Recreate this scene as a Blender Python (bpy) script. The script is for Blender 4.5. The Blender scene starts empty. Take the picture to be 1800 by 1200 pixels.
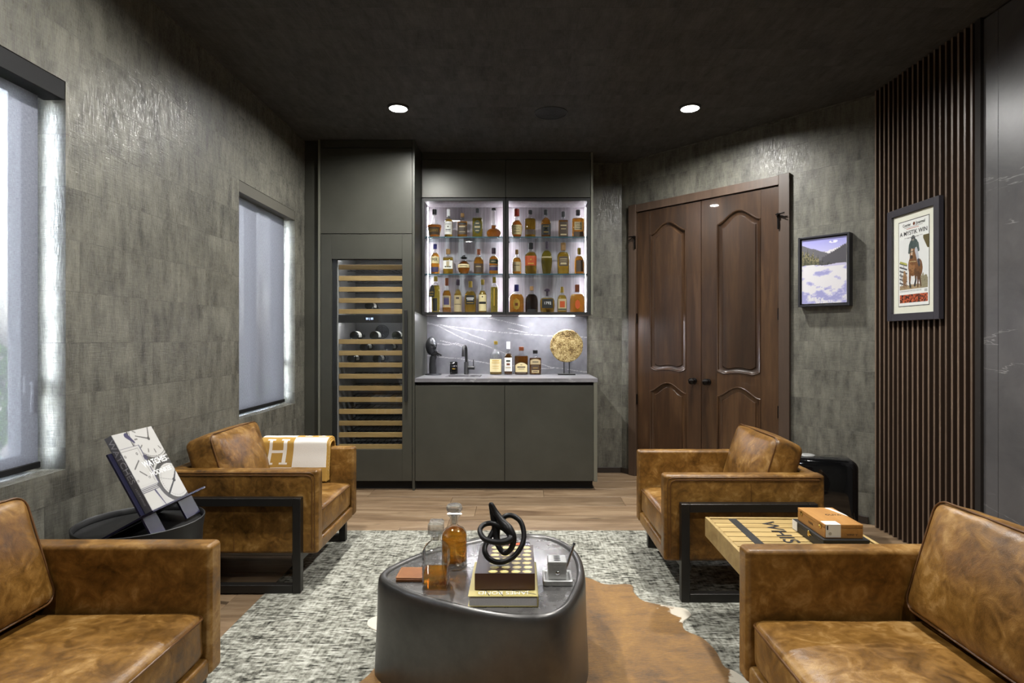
import bpy, bmesh, math, random
import numpy as np
from mathutils import Vector, Matrix, noise

random.seed(7)
rng = np.random.default_rng(7)
scene = bpy.context.scene
COL = scene.collection
PI = math.pi

# ------------------------------------------------------------------ camera
cam_data = bpy.data.cameras.new('camera')
cam_data.sensor_width = 36.0
cam_data.lens = 36.0 * 1020.0 / 1800.0
cam_data.shift_x = -15.0 / 1800.0
cam_data.shift_y = -5.0 / 1800.0
cam_data.clip_start = 0.05
cam = bpy.data.objects.new('camera', cam_data)
cam.location = (0.0, 0.0, 1.247)
cam.rotation_euler = (PI / 2, 0, 0)
COL.objects.link(cam)
scene.camera = cam

# ------------------------------------------------------------------ world
world = bpy.data.worlds.new('world')
scene.world = world
world.use_nodes = True
wn = world.node_tree
wn.nodes.clear()
w_out = wn.nodes.new('ShaderNodeOutputWorld')
w_bg = wn.nodes.new('ShaderNodeBackground')
w_sky = wn.nodes.new('ShaderNodeTexSky')
w_sky.sky_type = 'NISHITA'
w_sky.sun_disc = False
w_sky.sun_elevation = math.radians(48)
w_sky.sun_rotation = math.radians(60)
w_sky.dust_density = 2.5
w_bg.inputs['Strength'].default_value = 24.0
w_hs = wn.nodes.new('ShaderNodeHueSaturation')
w_hs.inputs['Saturation'].default_value = 0.40
wn.links.new(w_sky.outputs['Color'], w_hs.inputs['Color'])
wn.links.new(w_hs.outputs['Color'], w_bg.inputs['Color'])
wn.links.new(w_bg.outputs['Background'], w_out.inputs['Surface'])

# ------------------------------------------------------------------ view
scene.view_settings.view_transform = 'Standard'
scene.view_settings.look = 'None'
scene.view_settings.gamma = 1.0
scene.view_settings.exposure = 0.0
scene.view_settings.use_curve_mapping = False
cy = scene.cycles
cy.use_denoising = True
cy.max_bounces = 10
cy.diffuse_bounces = 5
cy.glossy_bounces = 5
cy.transmission_bounces = 10
cy.transparent_max_bounces = 24
cy.caustics_reflective = False
cy.caustics_refractive = False
cy.sample_clamp_indirect = 5.0
cy.blur_glossy = 0.5
DOWNLIGHT_W = 46.0

# ------------------------------------------------------------------ helpers: colour and materials
def lin(c):
    c = c / 255.0
    return c / 12.92 if c <= 0.04045 else ((c + 0.055) / 1.055) ** 2.4

def rgb(r, g, b):
    return (lin(r), lin(g), lin(b), 1.0)

class NT:
    """tiny node-tree helper"""
    def __init__(self, name):
        self.m = bpy.data.materials.new(name)
        self.m.use_nodes = True
        self.t = self.m.node_tree
        self.t.nodes.clear()
        self.out = self.t.nodes.new('ShaderNodeOutputMaterial')
    def n(self, kind, **kw):
        nd = self.t.nodes.new(kind)
        for k, v in kw.items():
            setattr(nd, k, v)
        return nd
    def l(self, a, b):
        self.t.links.new(a, b)
    def bsdf(self, **kw):
        b = self.n('ShaderNodeBsdfPrincipled')
        for k, v in kw.items():
            b.inputs[k].default_value = v
        return b
    def done(self, shader):
        self.l(shader, self.out.inputs['Surface'])
        return self.m
    def coord(self, which='Object', scale=(1, 1, 1), rand=0.0):
        tc = self.n('ShaderNodeTexCoord')
        mp = self.n('ShaderNodeMapping')
        mp.inputs['Scale'].default_value = scale
        src = tc.outputs[which]
        if rand:
            oi = self.n('ShaderNodeObjectInfo')
            mu = self.n('ShaderNodeVectorMath', operation='SCALE')
            cb = self.n('ShaderNodeCombineXYZ')
            for i in range(3):
                self.l(oi.outputs['Random'], cb.inputs[i])
            self.l(cb.outputs[0], mu.inputs[0])
            mu.inputs['Scale'].default_value = rand
            ad = self.n('ShaderNodeVectorMath', operation='ADD')
            self.l(src, ad.inputs[0]); self.l(mu.outputs[0], ad.inputs[1])
            src = ad.outputs[0]
        self.l(src, mp.inputs['Vector'])
        return mp.outputs['Vector']
    def noise(self, vec, scale, detail=4.0, rough=0.55, dist=0.0):
        t = self.n('ShaderNodeTexNoise')
        t.inputs['Scale'].default_value = scale
        t.inputs['Detail'].default_value = detail
        t.inputs['Roughness'].default_value = rough
        t.inputs['Distortion'].default_value = dist
        self.l(vec, t.inputs['Vector'])
        return t.outputs['Fac']
    def ramp(self, fac, stops):
        r = self.n('ShaderNodeValToRGB')
        els = r.color_ramp.elements
        while len(els) < len(stops):
            els.new(0.5)
        for e, (p, c) in zip(els, stops):
            e.position = p
            e.color = c if hasattr(c, '__len__') else (c, c, c, 1)
        self.l(fac, r.inputs['Fac'])
        return r.outputs['Color']
    def mix(self, a, b, fac, mode='MIX'):
        m = self.n('ShaderNodeMix', data_type='RGBA', blend_type=mode)
        for sock, v in ((m.inputs[0], fac), (m.inputs[6], a), (m.inputs[7], b)):
            if hasattr(v, 'links'):
                self.l(v, sock)
            else:
                sock.default_value = v
        return m.outputs[2]
    def math(self, op, a, b=0.0):
        m = self.n('ShaderNodeMath', operation=op)
        for sock, v in ((m.inputs[0], a), (m.inputs[1], b)):
            if hasattr(v, 'links'):
                self.l(v, sock)
            else:
                sock.default_value = v
        return m.outputs[0]
    def bump(self, height, strength=0.3, dist=0.002):
        b = self.n('ShaderNodeBump')
        b.inputs['Strength'].default_value = strength
        b.inputs['Distance'].default_value = dist
        self.l(height, b.inputs['Height'])
        return b.outputs['Normal']

def plain(name, col, rough=0.5, metal=0.0, spec=0.5, var=0.0, scale=20.0, bump=0.0, coat=0.0):
    t = NT(name)
    b = t.bsdf(Roughness=rough, Metallic=metal)
    b.inputs['Specular IOR Level'].default_value = spec
    b.inputs['Base Color'].default_value = col
    b.inputs['Coat Weight'].default_value = coat
    if var or bump:
        v = t.coord('Object', rand=7.0)
        nz = t.noise(v, scale, 5)
        if var:
            lo = tuple(c * (1 - var) for c in col[:3]) + (1,)
            hi = tuple(min(1, c * (1 + var)) for c in col[:3]) + (1,)
            t.l(t.ramp(nz, [(0.3, lo), (0.7, hi)]), b.inputs['Base Color'])
        if bump:
            t.l(t.bump(nz, bump, 0.003), b.inputs['Normal'])
    return t.done(b.outputs[0])

def emit(name, col, strength):
    t = NT(name)
    e = t.n('ShaderNodeEmission')
    e.inputs['Color'].default_value = col
    e.inputs['Strength'].default_value = strength
    return t.done(e.outputs[0])

def thin_glass(name, tint=(1, 1, 1, 1), rough=0.0, ior=1.45, strength=1.0):
    t = NT(name)
    tr = t.n('ShaderNodeBsdfTransparent'); tr.inputs['Color'].default_value = tint
    gl = t.n('ShaderNodeBsdfGlossy'); gl.inputs['Roughness'].default_value = rough
    ge = t.n('ShaderNodeNewGeometry')
    dt = t.n('ShaderNodeVectorMath', operation='DOT_PRODUCT')
    t.l(ge.outputs['Normal'], dt.inputs[0]); t.l(ge.outputs['Incoming'], dt.inputs[1])
    f0 = ((ior - 1) / (ior + 1)) ** 2
    s = t.math('POWER', t.math('SUBTRACT', 1.0, t.math('ABSOLUTE', dt.outputs['Value'])), 5.0)
    fac = t.math('MULTIPLY', t.math('ADD', t.math('MULTIPLY', s, 1 - f0), f0), strength)
    mx = t.n('ShaderNodeMixShader')
    t.l(fac, mx.inputs[0]); t.l(tr.outputs[0], mx.inputs[1]); t.l(gl.outputs[0], mx.inputs[2])
    return t.done(mx.outputs[0])

def liquid(name, col, rough=0.02, ior=1.34, clear=0.35):
    t = NT(name)
    b = t.bsdf(Roughness=rough, IOR=ior)
    b.inputs['Base Color'].default_value = col
    b.inputs['Transmission Weight'].default_value = 1.0
    tr = t.n('ShaderNodeBsdfTransparent'); tr.inputs['Color'].default_value = col
    mx = t.n('ShaderNodeMixShader'); mx.inputs[0].default_value = clear
    t.l(b.outputs[0], mx.inputs[1]); t.l(tr.outputs[0], mx.inputs[2])
    return t.done(mx.outputs[0])

def wallpaper(name, lo, hi, rough=0.42, gloss=True):
    t = NT(name)
    uv = t.coord('UV')
    br = t.n('ShaderNodeTexBrick')
    br.offset = 0.37; br.squash = 1.0
    for k, v in (('Scale', 1.0), ('Mortar Size', 0.0016), ('Mortar Smooth', 0.4), ('Bias', 0.0), ('Brick Width', 0.47), ('Row Height', 0.205)):
        br.inputs[k].default_value = v
    br.inputs['Color1'].default_value = (0.30, 0.30, 0.30, 1)
    br.inputs['Color2'].default_value = (0.72, 0.72, 0.72, 1)
    br.inputs['Mortar'].default_value = (0.12, 0.12, 0.12, 1)
    t.l(uv, br.inputs['Vector'])
    off = t.n('ShaderNodeVectorMath', operation='MULTIPLY_ADD')     # every block gets its own streaks
    t.l(br.outputs['Color'], off.inputs[0]); off.inputs[1].default_value = (3.0, 7.0, 5.0); t.l(uv, off.inputs[2])
    def streak(scale, sc, det):
        mp = t.n('ShaderNodeMapping'); mp.inputs['Scale'].default_value = sc
        t.l(off.outputs[0], mp.inputs['Vector'])
        return t.noise(mp.outputs[0], scale, det, 0.62)
    s1 = streak(9.0, (2.2, 0.55, 1), 6)          # vertical washes
    s2 = streak(60.0, (3.0, 0.35, 1), 3)         # vertical threads
    s3 = streak(60.0, (0.35, 3.0, 1), 3)         # horizontal threads
    s4 = streak(5.0, (1, 1, 1), 5)
    a = t.math('ADD', t.math('MULTIPLY', s1, 0.85), t.math('MULTIPLY', s2, 0.42))
    a = t.math('ADD', a, t.math('MULTIPLY', s3, 0.3))
    a = t.math('ADD', a, t.math('MULTIPLY', s4, 0.45))
    sep = t.n('ShaderNodeSeparateColor'); t.l(br.outputs['Color'], sep.inputs[0])
    a = t.math('ADD', a, t.math('MULTIPLY', sep.outputs[0], 0.22))
    a = t.math('MULTIPLY', a, 0.47)
    mid = tuple((x + y) / 2 for x, y in zip(lo, hi))
    col = t.ramp(a, [(0.385, lo), (0.505, mid), (0.63, hi)])
    b = t.bsdf(Roughness=rough)
    t.l(col, b.inputs['Base Color'])
    if gloss:
        t.l(t.ramp(s2, [(0.42, 0.60), (0.60, 0.26)]), b.inputs['Roughness'])
    t.l(t.bump(t.math('ADD', s2, s3), 0.55, 0.0016), b.inputs['Normal'])
    return t.done(b.outputs[0])

def leather(name):
    t = NT(name)
    v = t.coord('Object', rand=11.0)
    n1 = t.noise(v, 5.0, 6, 0.62, 0.6)
    n2 = t.noise(v, 16.0, 5, 0.6, 1.2)
    n3 = t.noise(v, 60.0, 4, 0.6)
    a = t.math('ADD', t.math('MULTIPLY', n1, 0.55), t.math('MULTIPLY', n2, 0.4))
    a = t.math('ADD', a, t.math('MULTIPLY', n3, 0.12))
    col = t.ramp(a, [(0.38, rgb(66, 44, 17)), (0.50, rgb(108, 75, 31)), (0.58, rgb(132, 95, 43)), (0.70, rgb(174, 138, 84))])
    b = t.bsdf(Roughness=0.36)
    b.inputs['Specular IOR Level'].default_value = 0.45
    t.l(col, b.inputs['Base Color'])
    vo = t.n('ShaderNodeTexVoronoi'); vo.inputs['Scale'].default_value = 420.0
    t.l(v, vo.inputs['Vector'])
    h = t.math('ADD', t.math('MULTIPLY', vo.outputs['Distance'], 0.25), t.math('MULTIPLY', n2, 1.6))
    t.l(t.bump(h, 0.22, 0.004), b.inputs['Normal'])
    t.l(t.ramp(n2, [(0.35, 0.30), (0.65, 0.44)]), b.inputs['Roughness'])
    return t.done(b.outputs[0])

def wood(name, stops, rough=0.4, along=(0.12, 1, 1), scale=14.0, rand=9.0, knots=False, coat=0.0, bump=0.08, which='Object'):
    t = NT(name)
    v = t.coord(which, along, rand)
    n1 = t.noise(v, scale, 6, 0.6, 0.8)
    n2 = t.noise(v, scale * 6, 4, 0.6)
    a = t.math('ADD', t.math('MULTIPLY', n1, 0.75), t.math('MULTIPLY', n2, 0.25))
    col = t.ramp(a, stops)
    b = t.bsdf(Roughness=rough)
    if rand:
        oi = t.n('ShaderNodeObjectInfo')
        k = t.math('ADD', t.math('MULTIPLY', oi.outputs['Random'], 0.40), 0.80)
        cb = t.n('ShaderNodeCombineColor')
        for i in range(3):
            t.l(k, cb.inputs[i])
        col = t.mix(col, cb.outputs[0], 1.0, 'MULTIPLY')
    if knots:
        kv = t.coord(which, (1.6, 5.0, 1), rand)
        kn = t.noise(kv, 1.7, 2, 0.5, 0.4)
        col = t.mix(col, (0.028, 0.017, 0.009, 1), t.ramp(kn, [(0.67, 0.0), (0.74, 0.75)]))
    b.inputs['Coat Weight'].default_value = coat
    t.l(col, b.inputs['Base Color'])
    t.l(t.bump(a, bump, 0.003), b.inputs['Normal'])
    return t.done(b.outputs[0])

def stone(name, lo, hi, vein, rough=0.35, vscale=1.0, rot=(0, 0, 0), vw=0.004):
    t = NT(name)
    v = t.coord('UV')
    n1 = t.noise(v, 3.2, 8, 0.65, 0.5)
    col = t.ramp(n1, [(0.3, lo), (0.7, hi)])
    def veins(r, scale, width):
        mp = t.n('ShaderNodeMapping'); mp.inputs['Rotation'].default_value = (0, 0, r); mp.inputs['Scale'].default_value = (0.35, 1.6, 1)
        t.l(v, mp.inputs['Vector'])
        n = t.noise(mp.outputs[0], scale, 7, 0.58, 0.3)
        return t.ramp(t.math('ABSOLUTE', t.math('SUBTRACT', n, 0.5)), [(0.0, 1.0), (width, 0.0)])
    brk = t.ramp(t.noise(v, 2.3 * vscale, 3), [(0.48, 0.0), (0.62, 1.0)])
    brk2 = t.ramp(t.noise(v, 1.7 * vscale, 3, 0.5, 0.7), [(0.46, 0.0), (0.60, 1.0)])
    vv = t.math('MULTIPLY', veins(rot[0], 1.1 * vscale, vw), brk)
    v2 = t.math('MULTIPLY', veins(rot[1], 0.8 * vscale, vw * .8), brk2)
    fac = t.math('MAXIMUM', vv, v2)
    col = t.mix(col, vein, t.math('MULTIPLY', fac, 0.40))
    b = t.bsdf(Roughness=rough)
    t.l(col, b.inputs['Base Color'])
    return t.done(b.outputs[0])

def vcol(name, rough=0.5, coat=0.0):
    t = NT(name)
    a = t.n('ShaderNodeAttribute'); a.attribute_name = 'Col'
    b = t.bsdf(Roughness=rough)
    b.inputs['Coat Weight'].default_value = coat
    t.l(a.outputs['Color'], b.inputs['Base Color'])
    return t.done(b.outputs[0])

def fabric_shade(name, through, glow):
    t = NT(name)
    v = t.coord('Object', (1, 1, 1))
    mp = t.n('ShaderNodeMapping'); mp.inputs['Scale'].default_value = (1, 0.12, 1); t.l(v, mp.inputs['Vector'])
    h = t.noise(mp.outputs[0], 500, 2)
    mp2 = t.n('ShaderNodeMapping'); mp2.inputs['Scale'].default_value = (1, 1, 0.12); t.l(v, mp2.inputs['Vector'])
    h2 = t.noise(mp2.outputs[0], 500, 2)
    w = t.math('MULTIPLY', t.math('ADD', h, h2), 0.5)
    col = t.ramp(w, [(0.35, rgb(92, 94, 103)), (0.65, rgb(120, 122, 132))])
    df = t.n('ShaderNodeBsdfDiffuse'); tl = t.n('ShaderNodeBsdfTranslucent'); tr = t.n('ShaderNodeBsdfTransparent')
    t.l(col, df.inputs['Color']); tl.inputs['Color'].default_value = (0.80, 0.81, 0.86, 1)
    m1 = t.n('ShaderNodeMixShader'); m1.inputs[0].default_value = glow
    t.l(df.outputs[0], m1.inputs[1]); t.l(tl.outputs[0], m1.inputs[2])
    m2 = t.n('ShaderNodeMixShader'); m2.inputs[0].default_value = through
    t.l(m1.outputs[0], m2.inputs[1]); t.l(tr.outputs[0], m2.inputs[2])
    return t.done(m2.outputs[0])

def rug_mat(name):
    t = NT(name)
    v = t.coord('Object')
    def st(sc, scale, det=3):
        mp = t.n('ShaderNodeMapping'); mp.inputs['Scale'].default_value = sc
        t.l(v, mp.inputs['Vector'])
        return t.noise(mp.outputs[0], scale, det, 0.65)
    def weave(snap, sc, scale, warp):
        wv = t.n('ShaderNodeVectorMath', operation='MULTIPLY_ADD')     # slightly uneven yarns
        nz = t.n('ShaderNodeTexNoise'); nz.inputs['Scale'].default_value = 7.0; t.l(v, nz.inputs['Vector'])
        t.l(nz.outputs['Color'], wv.inputs[0]); wv.inputs[1].default_value = (warp, warp, 0); t.l(v, wv.inputs[2])
        sn = t.n('ShaderNodeVectorMath', operation='SNAP'); t.l(wv.outputs[0], sn.inputs[0]); sn.inputs[1].default_value = snap
        mp = t.n('ShaderNodeMapping'); mp.inputs['Scale'].default_value = sc; t.l(sn.outputs[0], mp.inputs['Vector'])
        return t.noise(mp.outputs[0], scale, 2, 0.6)
    rows = weave((.004, .0095, 1), (20, 400, 1), 1.0, .012)       # dark weft rows running across
    cols = weave((.0085, .004, 1), (400, 9, 1), 1.0, .012)        # pale warp threads running in depth
    fine = st((1, 1, 1), 260, 2)
    bc = st((1, 0.12, 1), 10, 3)
    br_ = st((0.12, 1, 1), 12, 3)
    big = t.math('MULTIPLY', t.math('ADD', bc, br_), 0.5)
    a = t.math('ADD', t.math('MULTIPLY', rows, 1.05), t.math('MULTIPLY', cols, 0.40))
    a = t.math('ADD', a, t.math('MULTIPLY', fine, 0.32))
    a = t.math('ADD', a, t.math('MULTIPLY', big, 0.42))
    a = t.math('MULTIPLY', a, 0.457)
    col = t.ramp(a, [(0.39, rgb(40, 40, 35)), (0.455, rgb(104, 103, 94)), (0.515, rgb(156, 155, 143)), (0.60, rgb(200, 199, 188))])
    b = t.bsdf(Roughness=0.9)
    b.inputs['Specular IOR Level'].default_value = 0.1
    t.l(col, b.inputs['Base Color'])
    t.l(t.bump(a, 0.9, 0.012), b.inputs['Normal'])
    return t.done(b.outputs[0])

def hide_mat(name):
    t = NT(name)
    v = t.coord('Object', (1, 0.45, 1))
    n1 = t.noise(v, 4, 6, 0.65, 0.8)
    v2 = t.coord('Object', (0.35, 1.6, 1))
    n2 = t.noise(v2, 120, 4, 0.75)
    n3 = t.noise(t.coord('Object', (0.5, 1.5, 1)), 16, 5, 0.7, 0.6)
    a = t.math('ADD', t.math('MULTIPLY', n1, 0.45), t.math('MULTIPLY', n2, 0.28))
    a = t.math('ADD', a, t.math('MULTIPLY', n3, 0.27))
    col = t.ramp(a, [(0.38, rgb(70, 46, 14)), (0.48, rgb(124, 86, 28)), (0.56, rgb(148, 106, 40)), (0.66, rgb(174, 134, 66))])
    at = t.n('ShaderNodeAttribute'); at.attribute_name = 'Col'
    sp = t.n('ShaderNodeSeparateColor'); t.l(at.outputs['Color'], sp.inputs[0])
    e = t.math('ADD', sp.outputs[0], t.math('MULTIPLY', t.math('SUBTRACT', t.noise(t.coord('Object'), 18, 4), 0.5), 1.1))
    col = t.mix(col, rgb(226, 216, 196), t.ramp(e, [(0.62, 0.0), (0.72, 1.0)]))
    b = t.bsdf(Roughness=0.6)
    b.inputs['Sheen Weight'].default_value = 0.3
    t.l(col, b.inputs['Base Color'])
    t.l(t.bump(n2, 0.5, 0.006), b.inputs['Normal'])
    return t.done(b.outputs[0])

def brushed(name, lo, hi, rough, metal=1.0, scale=3.0):
    t = NT(name)
    v = t.coord('Object')
    n1 = t.noise(v, scale, 6, 0.65, 0.6)
    n2 = t.noise(v, scale * 9, 5, 0.6)
    a = t.math('ADD', t.math('MULTIPLY', n1, 0.65), t.math('MULTIPLY', n2, 0.35))
    b = t.bsdf(Roughness=rough, Metallic=metal)
    t.l(t.ramp(a, [(0.35, lo), (0.65, hi)]), b.inputs['Base Color'])
    t.l(t.ramp(a, [(0.35, max(0.05, rough - 0.03)), (0.65, rough + 0.03)]), b.inputs['Roughness'])
    t.l(t.bump(a, 0.03, 0.003), b.inputs['Normal'])
    return t.done(b.outputs[0])

def crystal(name):
    t = NT(name)
    b = t.bsdf(Roughness=0.0, IOR=1.45)
    b.inputs['Transmission Weight'].default_value = 1.0
    tr = t.n('ShaderNodeBsdfTransparent'); tr.inputs['Color'].default_value = (.97, .98, .98, 1)
    mx = t.n('ShaderNodeMixShader'); mx.inputs[0].default_value = 0.5
    t.l(b.outputs[0], mx.inputs[1]); t.l(tr.outputs[0], mx.inputs[2])
    df = t.n('ShaderNodeBsdfDiffuse'); df.inputs['Color'].default_value = (.9, .9, .9, 1)  # white diffuse share imitates bright sparkle inside the cut glass
    m2 = t.n('ShaderNodeMixShader'); m2.inputs[0].default_value = 0.045
    t.l(mx.outputs[0], m2.inputs[1]); t.l(df.outputs[0], m2.inputs[2])
    return t.done(m2.outputs[0])

def pyrite(name):
    t = NT(name)
    v = t.coord('Object')
    vo = t.n('ShaderNodeTexVoronoi'); vo.inputs['Scale'].default_value = 85
    t.l(v, vo.inputs['Vector'])
    n1 = t.noise(v, 19, 6, 0.75)
    a = t.math('ADD', t.math('MULTIPLY', n1, 0.9), t.math('MULTIPLY', vo.outputs['Distance'], 0.22))
    b = t.bsdf(Roughness=0.38, Metallic=0.35)
    t.l(t.ramp(a, [(0.38, rgb(46, 32, 18)), (0.49, rgb(122, 98, 56)), (0.60, rgb(178, 156, 104)), (0.75, rgb(206, 190, 146))]), b.inputs['Base Color'])
    t.l(t.bump(a, 0.9, 0.01), b.inputs['Normal'])
    return t.done(b.outputs[0])

MT = {}
MT['wall'] = wallpaper('wallpaper_olive_grey', rgb(46, 45, 41), rgb(120, 118, 107))
MT['ceil'] = wallpaper('wallpaper_charcoal', rgb(40, 40, 40), rgb(76, 76, 74), 0.85, False)
MT['leather'] = leather('tan_leather')
MT['leather_dark'] = plain('leather_piping', rgb(92, 60, 26), 0.4)
MT['cab'] = plain('cabinet_olive_charcoal', rgb(72, 72, 65), 0.36, 0.25, 0.5, 0.10, 5.0)
MT['cab_edge'] = plain('cabinet_edge', rgb(120, 120, 108), 0.35, 0.3)
MT['black'] = plain('matt_black', rgb(22, 22, 22), 0.5)
MT['blackgap'] = plain('black_recess', rgb(8, 8, 8), 0.7)
MT['steel'] = plain('gunmetal_frame', rgb(58, 56, 54), 0.38, 0.75, 0.5, 0.06, 8)
MT['gloss'] = plain('gloss_black', rgb(12, 12, 13), 0.08, 0, 0.5, coat=0.5)
MT['chrome'] = plain('chrome', rgb(210, 210, 214), 0.12, 1.0)
MT['brass'] = plain('brass', rgb(214, 182, 104), 0.25, 1.0)
MT['oak'] = wood('oak_plank', [(0.30, rgb(92, 72, 53)), (0.48, rgb(130, 107, 82)), (0.62, rgb(154, 131, 104)), (0.8, rgb(168, 148, 122))], 0.42, (0.14, 1, 1), 9.0, 9.0, True)
MT['rackwood'] = wood('rack_maple', [(0.3, rgb(142, 114, 68)), (0.7, rgb(180, 152, 102))], 0.5, (0.1, 1, 1), 20)
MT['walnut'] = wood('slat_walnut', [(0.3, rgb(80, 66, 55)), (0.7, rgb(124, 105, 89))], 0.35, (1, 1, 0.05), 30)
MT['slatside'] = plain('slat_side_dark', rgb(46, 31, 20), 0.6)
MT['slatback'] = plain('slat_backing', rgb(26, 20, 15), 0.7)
MT['door'] = wood('door_mahogany', [(0.3, rgb(38, 26, 17)), (0.5, rgb(57, 39, 25)), (0.7, rgb(79, 57, 37))], 0.30, (1, 1, 0.10), 9, 9.0, False, 0.25, 0.05)
MT['casing'] = wood('casing_brown', [(0.3, rgb(62, 48, 38)), (0.7, rgb(84, 67, 54))], 0.45, (1, 1, 0.08), 12)
MT['crate'] = wood('crate_pine', [(0.3, rgb(138, 112, 62)), (0.7, rgb(186, 160, 104))], 0.5, (0.12, 1, 1), 14)
MT['cigarwood'] = wood('cigar_cedar', [(0.3, rgb(142, 96, 46)), (0.7, rgb(184, 136, 76))], 0.35, (1, 0.15, 1), 12)
MT['stone_wall'] = stone('dark_stone', rgb(66, 65, 66), rgb(92, 90, 90), rgb(190, 188, 186), 0.34, 1.0, (0.75, 2.5), 0.0024)
MT['stone_bar'] = stone('bar_stone', rgb(98, 97, 101), rgb(136, 135, 139), rgb(235, 235, 235), 0.3, 2.2, (0.34, 0.10), 0.006)
MT['panelwood'] = wood('cabinet_back_grey_wood', [(0.3, rgb(128, 120, 124)), (0.7, rgb(186, 178, 182))], 0.5, (1, 1, 0.03), 46, 0)
MT['glass'] = thin_glass('clear_glass', (0.97, 0.98, 0.98, 1), 0.0, 1.45, 0.8)
MT['bottleglass'] = thin_glass('bottle_glass', (0.95, 0.96, 0.95, 1), 0.0, 1.5, 2.2)
MT['shelfglass'] = thin_glass('shelf_glass', (0.86, 0.93, 0.94, 1), 0.0, 1.45, 0.8)
MT['shelfedge'] = plain('shelf_edge_green', rgb(52, 92, 104), 0.15)
MT['crystal'] = crystal('cut_crystal')
MT['facet'] = thin_glass('cut_facets', (1, 1, 1, 1), 0.10, 1.5, 2.0)
MT['amber'] = liquid('whisky_amber', (0.80, 0.43, 0.07, 1))
MT['gold'] = liquid('whisky_gold', (0.86, 0.61, 0.11, 1))
MT['brown'] = liquid('whisky_brown', (0.58, 0.25, 0.035, 1))
MT['olive'] = liquid('whisky_olive', (0.62, 0.53, 0.10, 1))
MT['amber_clear'] = liquid('whisky_amber_decanter', (0.86, 0.50, 0.10, 1), clear=0.6)
MT['darkliq'] = liquid('dark_bottle', (0.05, 0.025, 0.015, 1), clear=0.15)
MT['rug'] = rug_mat('woven_rug')
MT['hide'] = hide_mat('cowhide_hair')
MT['table'] = brushed('pewter_table', rgb(88, 87, 85), rgb(106, 104, 102), 0.33, 0.75)
MT['table_top_lit'] = brushed('pewter_table_top_lit', rgb(124, 122, 121), rgb(166, 164, 162), 0.27, 0.85)  # paler than the drum: reflected light on the top put into its colour
MT['iron'] = plain('cast_iron', rgb(30, 29, 29), 0.42, 0.5, 0.5, 0.15, 40, 0.2)
MT['silver'] = brushed('pewter_silver', rgb(168, 168, 166), rgb(196, 196, 194), 0.42, 0.55, 12)
MT['gunmetal'] = plain('statue_gunmetal', rgb(66, 67, 70), 0.36, 0.7)
MT['pyrite'] = pyrite('golden_mineral')
MT['shade1'] = fabric_shade('solar_shade_near', 0.0115, 0.0060)
MT['shade2'] = fabric_shade('solar_shade_far', 0.0020, 0.0050)
MT['winframe'] = plain('white_window_frame', rgb(226, 228, 232), 0.4)
MT['cassette_dark'] = plain('shade_cassette_black', rgb(12, 12, 13), 0.6, 0, 0.3)
MT['cassette_grey'] = plain('shade_cassette_olive', rgb(84, 82, 74), 0.5)
MT['white'] = plain('paper_white', rgb(232, 230, 224), 0.6)
MT['cream'] = plain('paper_cream', rgb(224, 208, 160), 0.6)
MT['beige'] = plain('paper_beige', rgb(176, 160, 124), 0.6)
MT['lbl_black'] = plain('paper_black', rgb(24, 24, 23), 0.5)
MT['lbl_brown'] = plain('paper_brown', rgb(70, 56, 44), 0.5)
MT['lbl_green'] = plain('paper_green', rgb(40, 52, 36), 0.5)
MT['lbl_orange'] = plain('paper_orange', rgb(176, 74, 24), 0.5)
MT['lbl_purple'] = plain('paper_purple', rgb(66, 58, 92), 0.5)
MT['ink'] = plain('ink_black', rgb(20, 20, 22), 0.5)
MT['inkgold'] = plain('ink_gold', rgb(196, 160, 72), 0.35, 0.5)
MT['inkwhite'] = plain('ink_white', rgb(238, 238, 236), 0.5)
MT['cap_black'] = plain('cap_black', rgb(18, 18, 20), 0.35)
MT['cap_white'] = plain('cap_white', rgb(232, 232, 236), 0.4)
MT['cap_red'] = plain('cap_red_wax', rgb(168, 44, 22), 0.3)
MT['cap_blue'] = plain('cap_blue', rgb(42, 42, 104), 0.35)
MT['cap_gold'] = plain('cap_gold', rgb(150, 126, 54), 0.35, 0.5)
MT['cap_copper'] = plain('cap_copper', rgb(122, 68, 42), 0.35, 0.5)
MT['cap_purple'] = plain('cap_purple', rgb(52, 38, 52), 0.35)
MT['cork'] = plain('cork', rgb(142, 108, 66), 0.7)
MT['vcol'] = vcol('printed_paper', 0.5)
MT['vcol_gloss'] = vcol('printed_gloss', 0.35)
MT['navy'] = plain('navy_acrylic', rgb(34, 34, 54), 0.3, 0, 0.4)
MT['blanket_tan'] = plain('wool_tan', rgb(184, 146, 76), 0.9, 0, 0.1, 0.08, 300, 0.4)
MT['blanket_white'] = plain('wool_white', rgb(236, 232, 224), 0.9, 0, 0.1, 0.04, 300, 0.4)
MT['pages'] = plain('book_pages', rgb(226, 224, 224), 0.7, 0, 0.2, 0.05, 200)
MT['yellowcover'] = plain('yellow_cover', rgb(186, 172, 110), 0.4)
MT['browncover'] = plain('brown_cover', rgb(78, 46, 30), 0.35)
MT['orangetin'] = plain('orange_print', rgb(196, 84, 36), 0.4)
MT['coaster'] = plain('coaster_leather', rgb(134, 82, 38), 0.5, 0, 0.4, 0.10, 30, 0.2)
MT['coasteredge'] = plain('coaster_edge', rgb(206, 150, 96), 0.6)
MT['fridgewall'] = plain('fridge_lining', rgb(150, 150, 150), 0.45)
MT['fridgeback'] = plain('fridge_back', rgb(96, 97, 98), 0.5)
MT['winebottle'] = plain('wine_bottle_black', rgb(14, 16, 14), 0.1)
MT['led'] = emit('led_white', (0.95, 0.95, 1.0, 1), 240.0)
MT['led_soft'] = emit('led_cabinet', (0.97, 0.95, 1.0, 1), 65.0)
MT['led_fridge'] = emit('led_fridge', (0.98, 0.98, 1.0, 1), 40.0)
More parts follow.
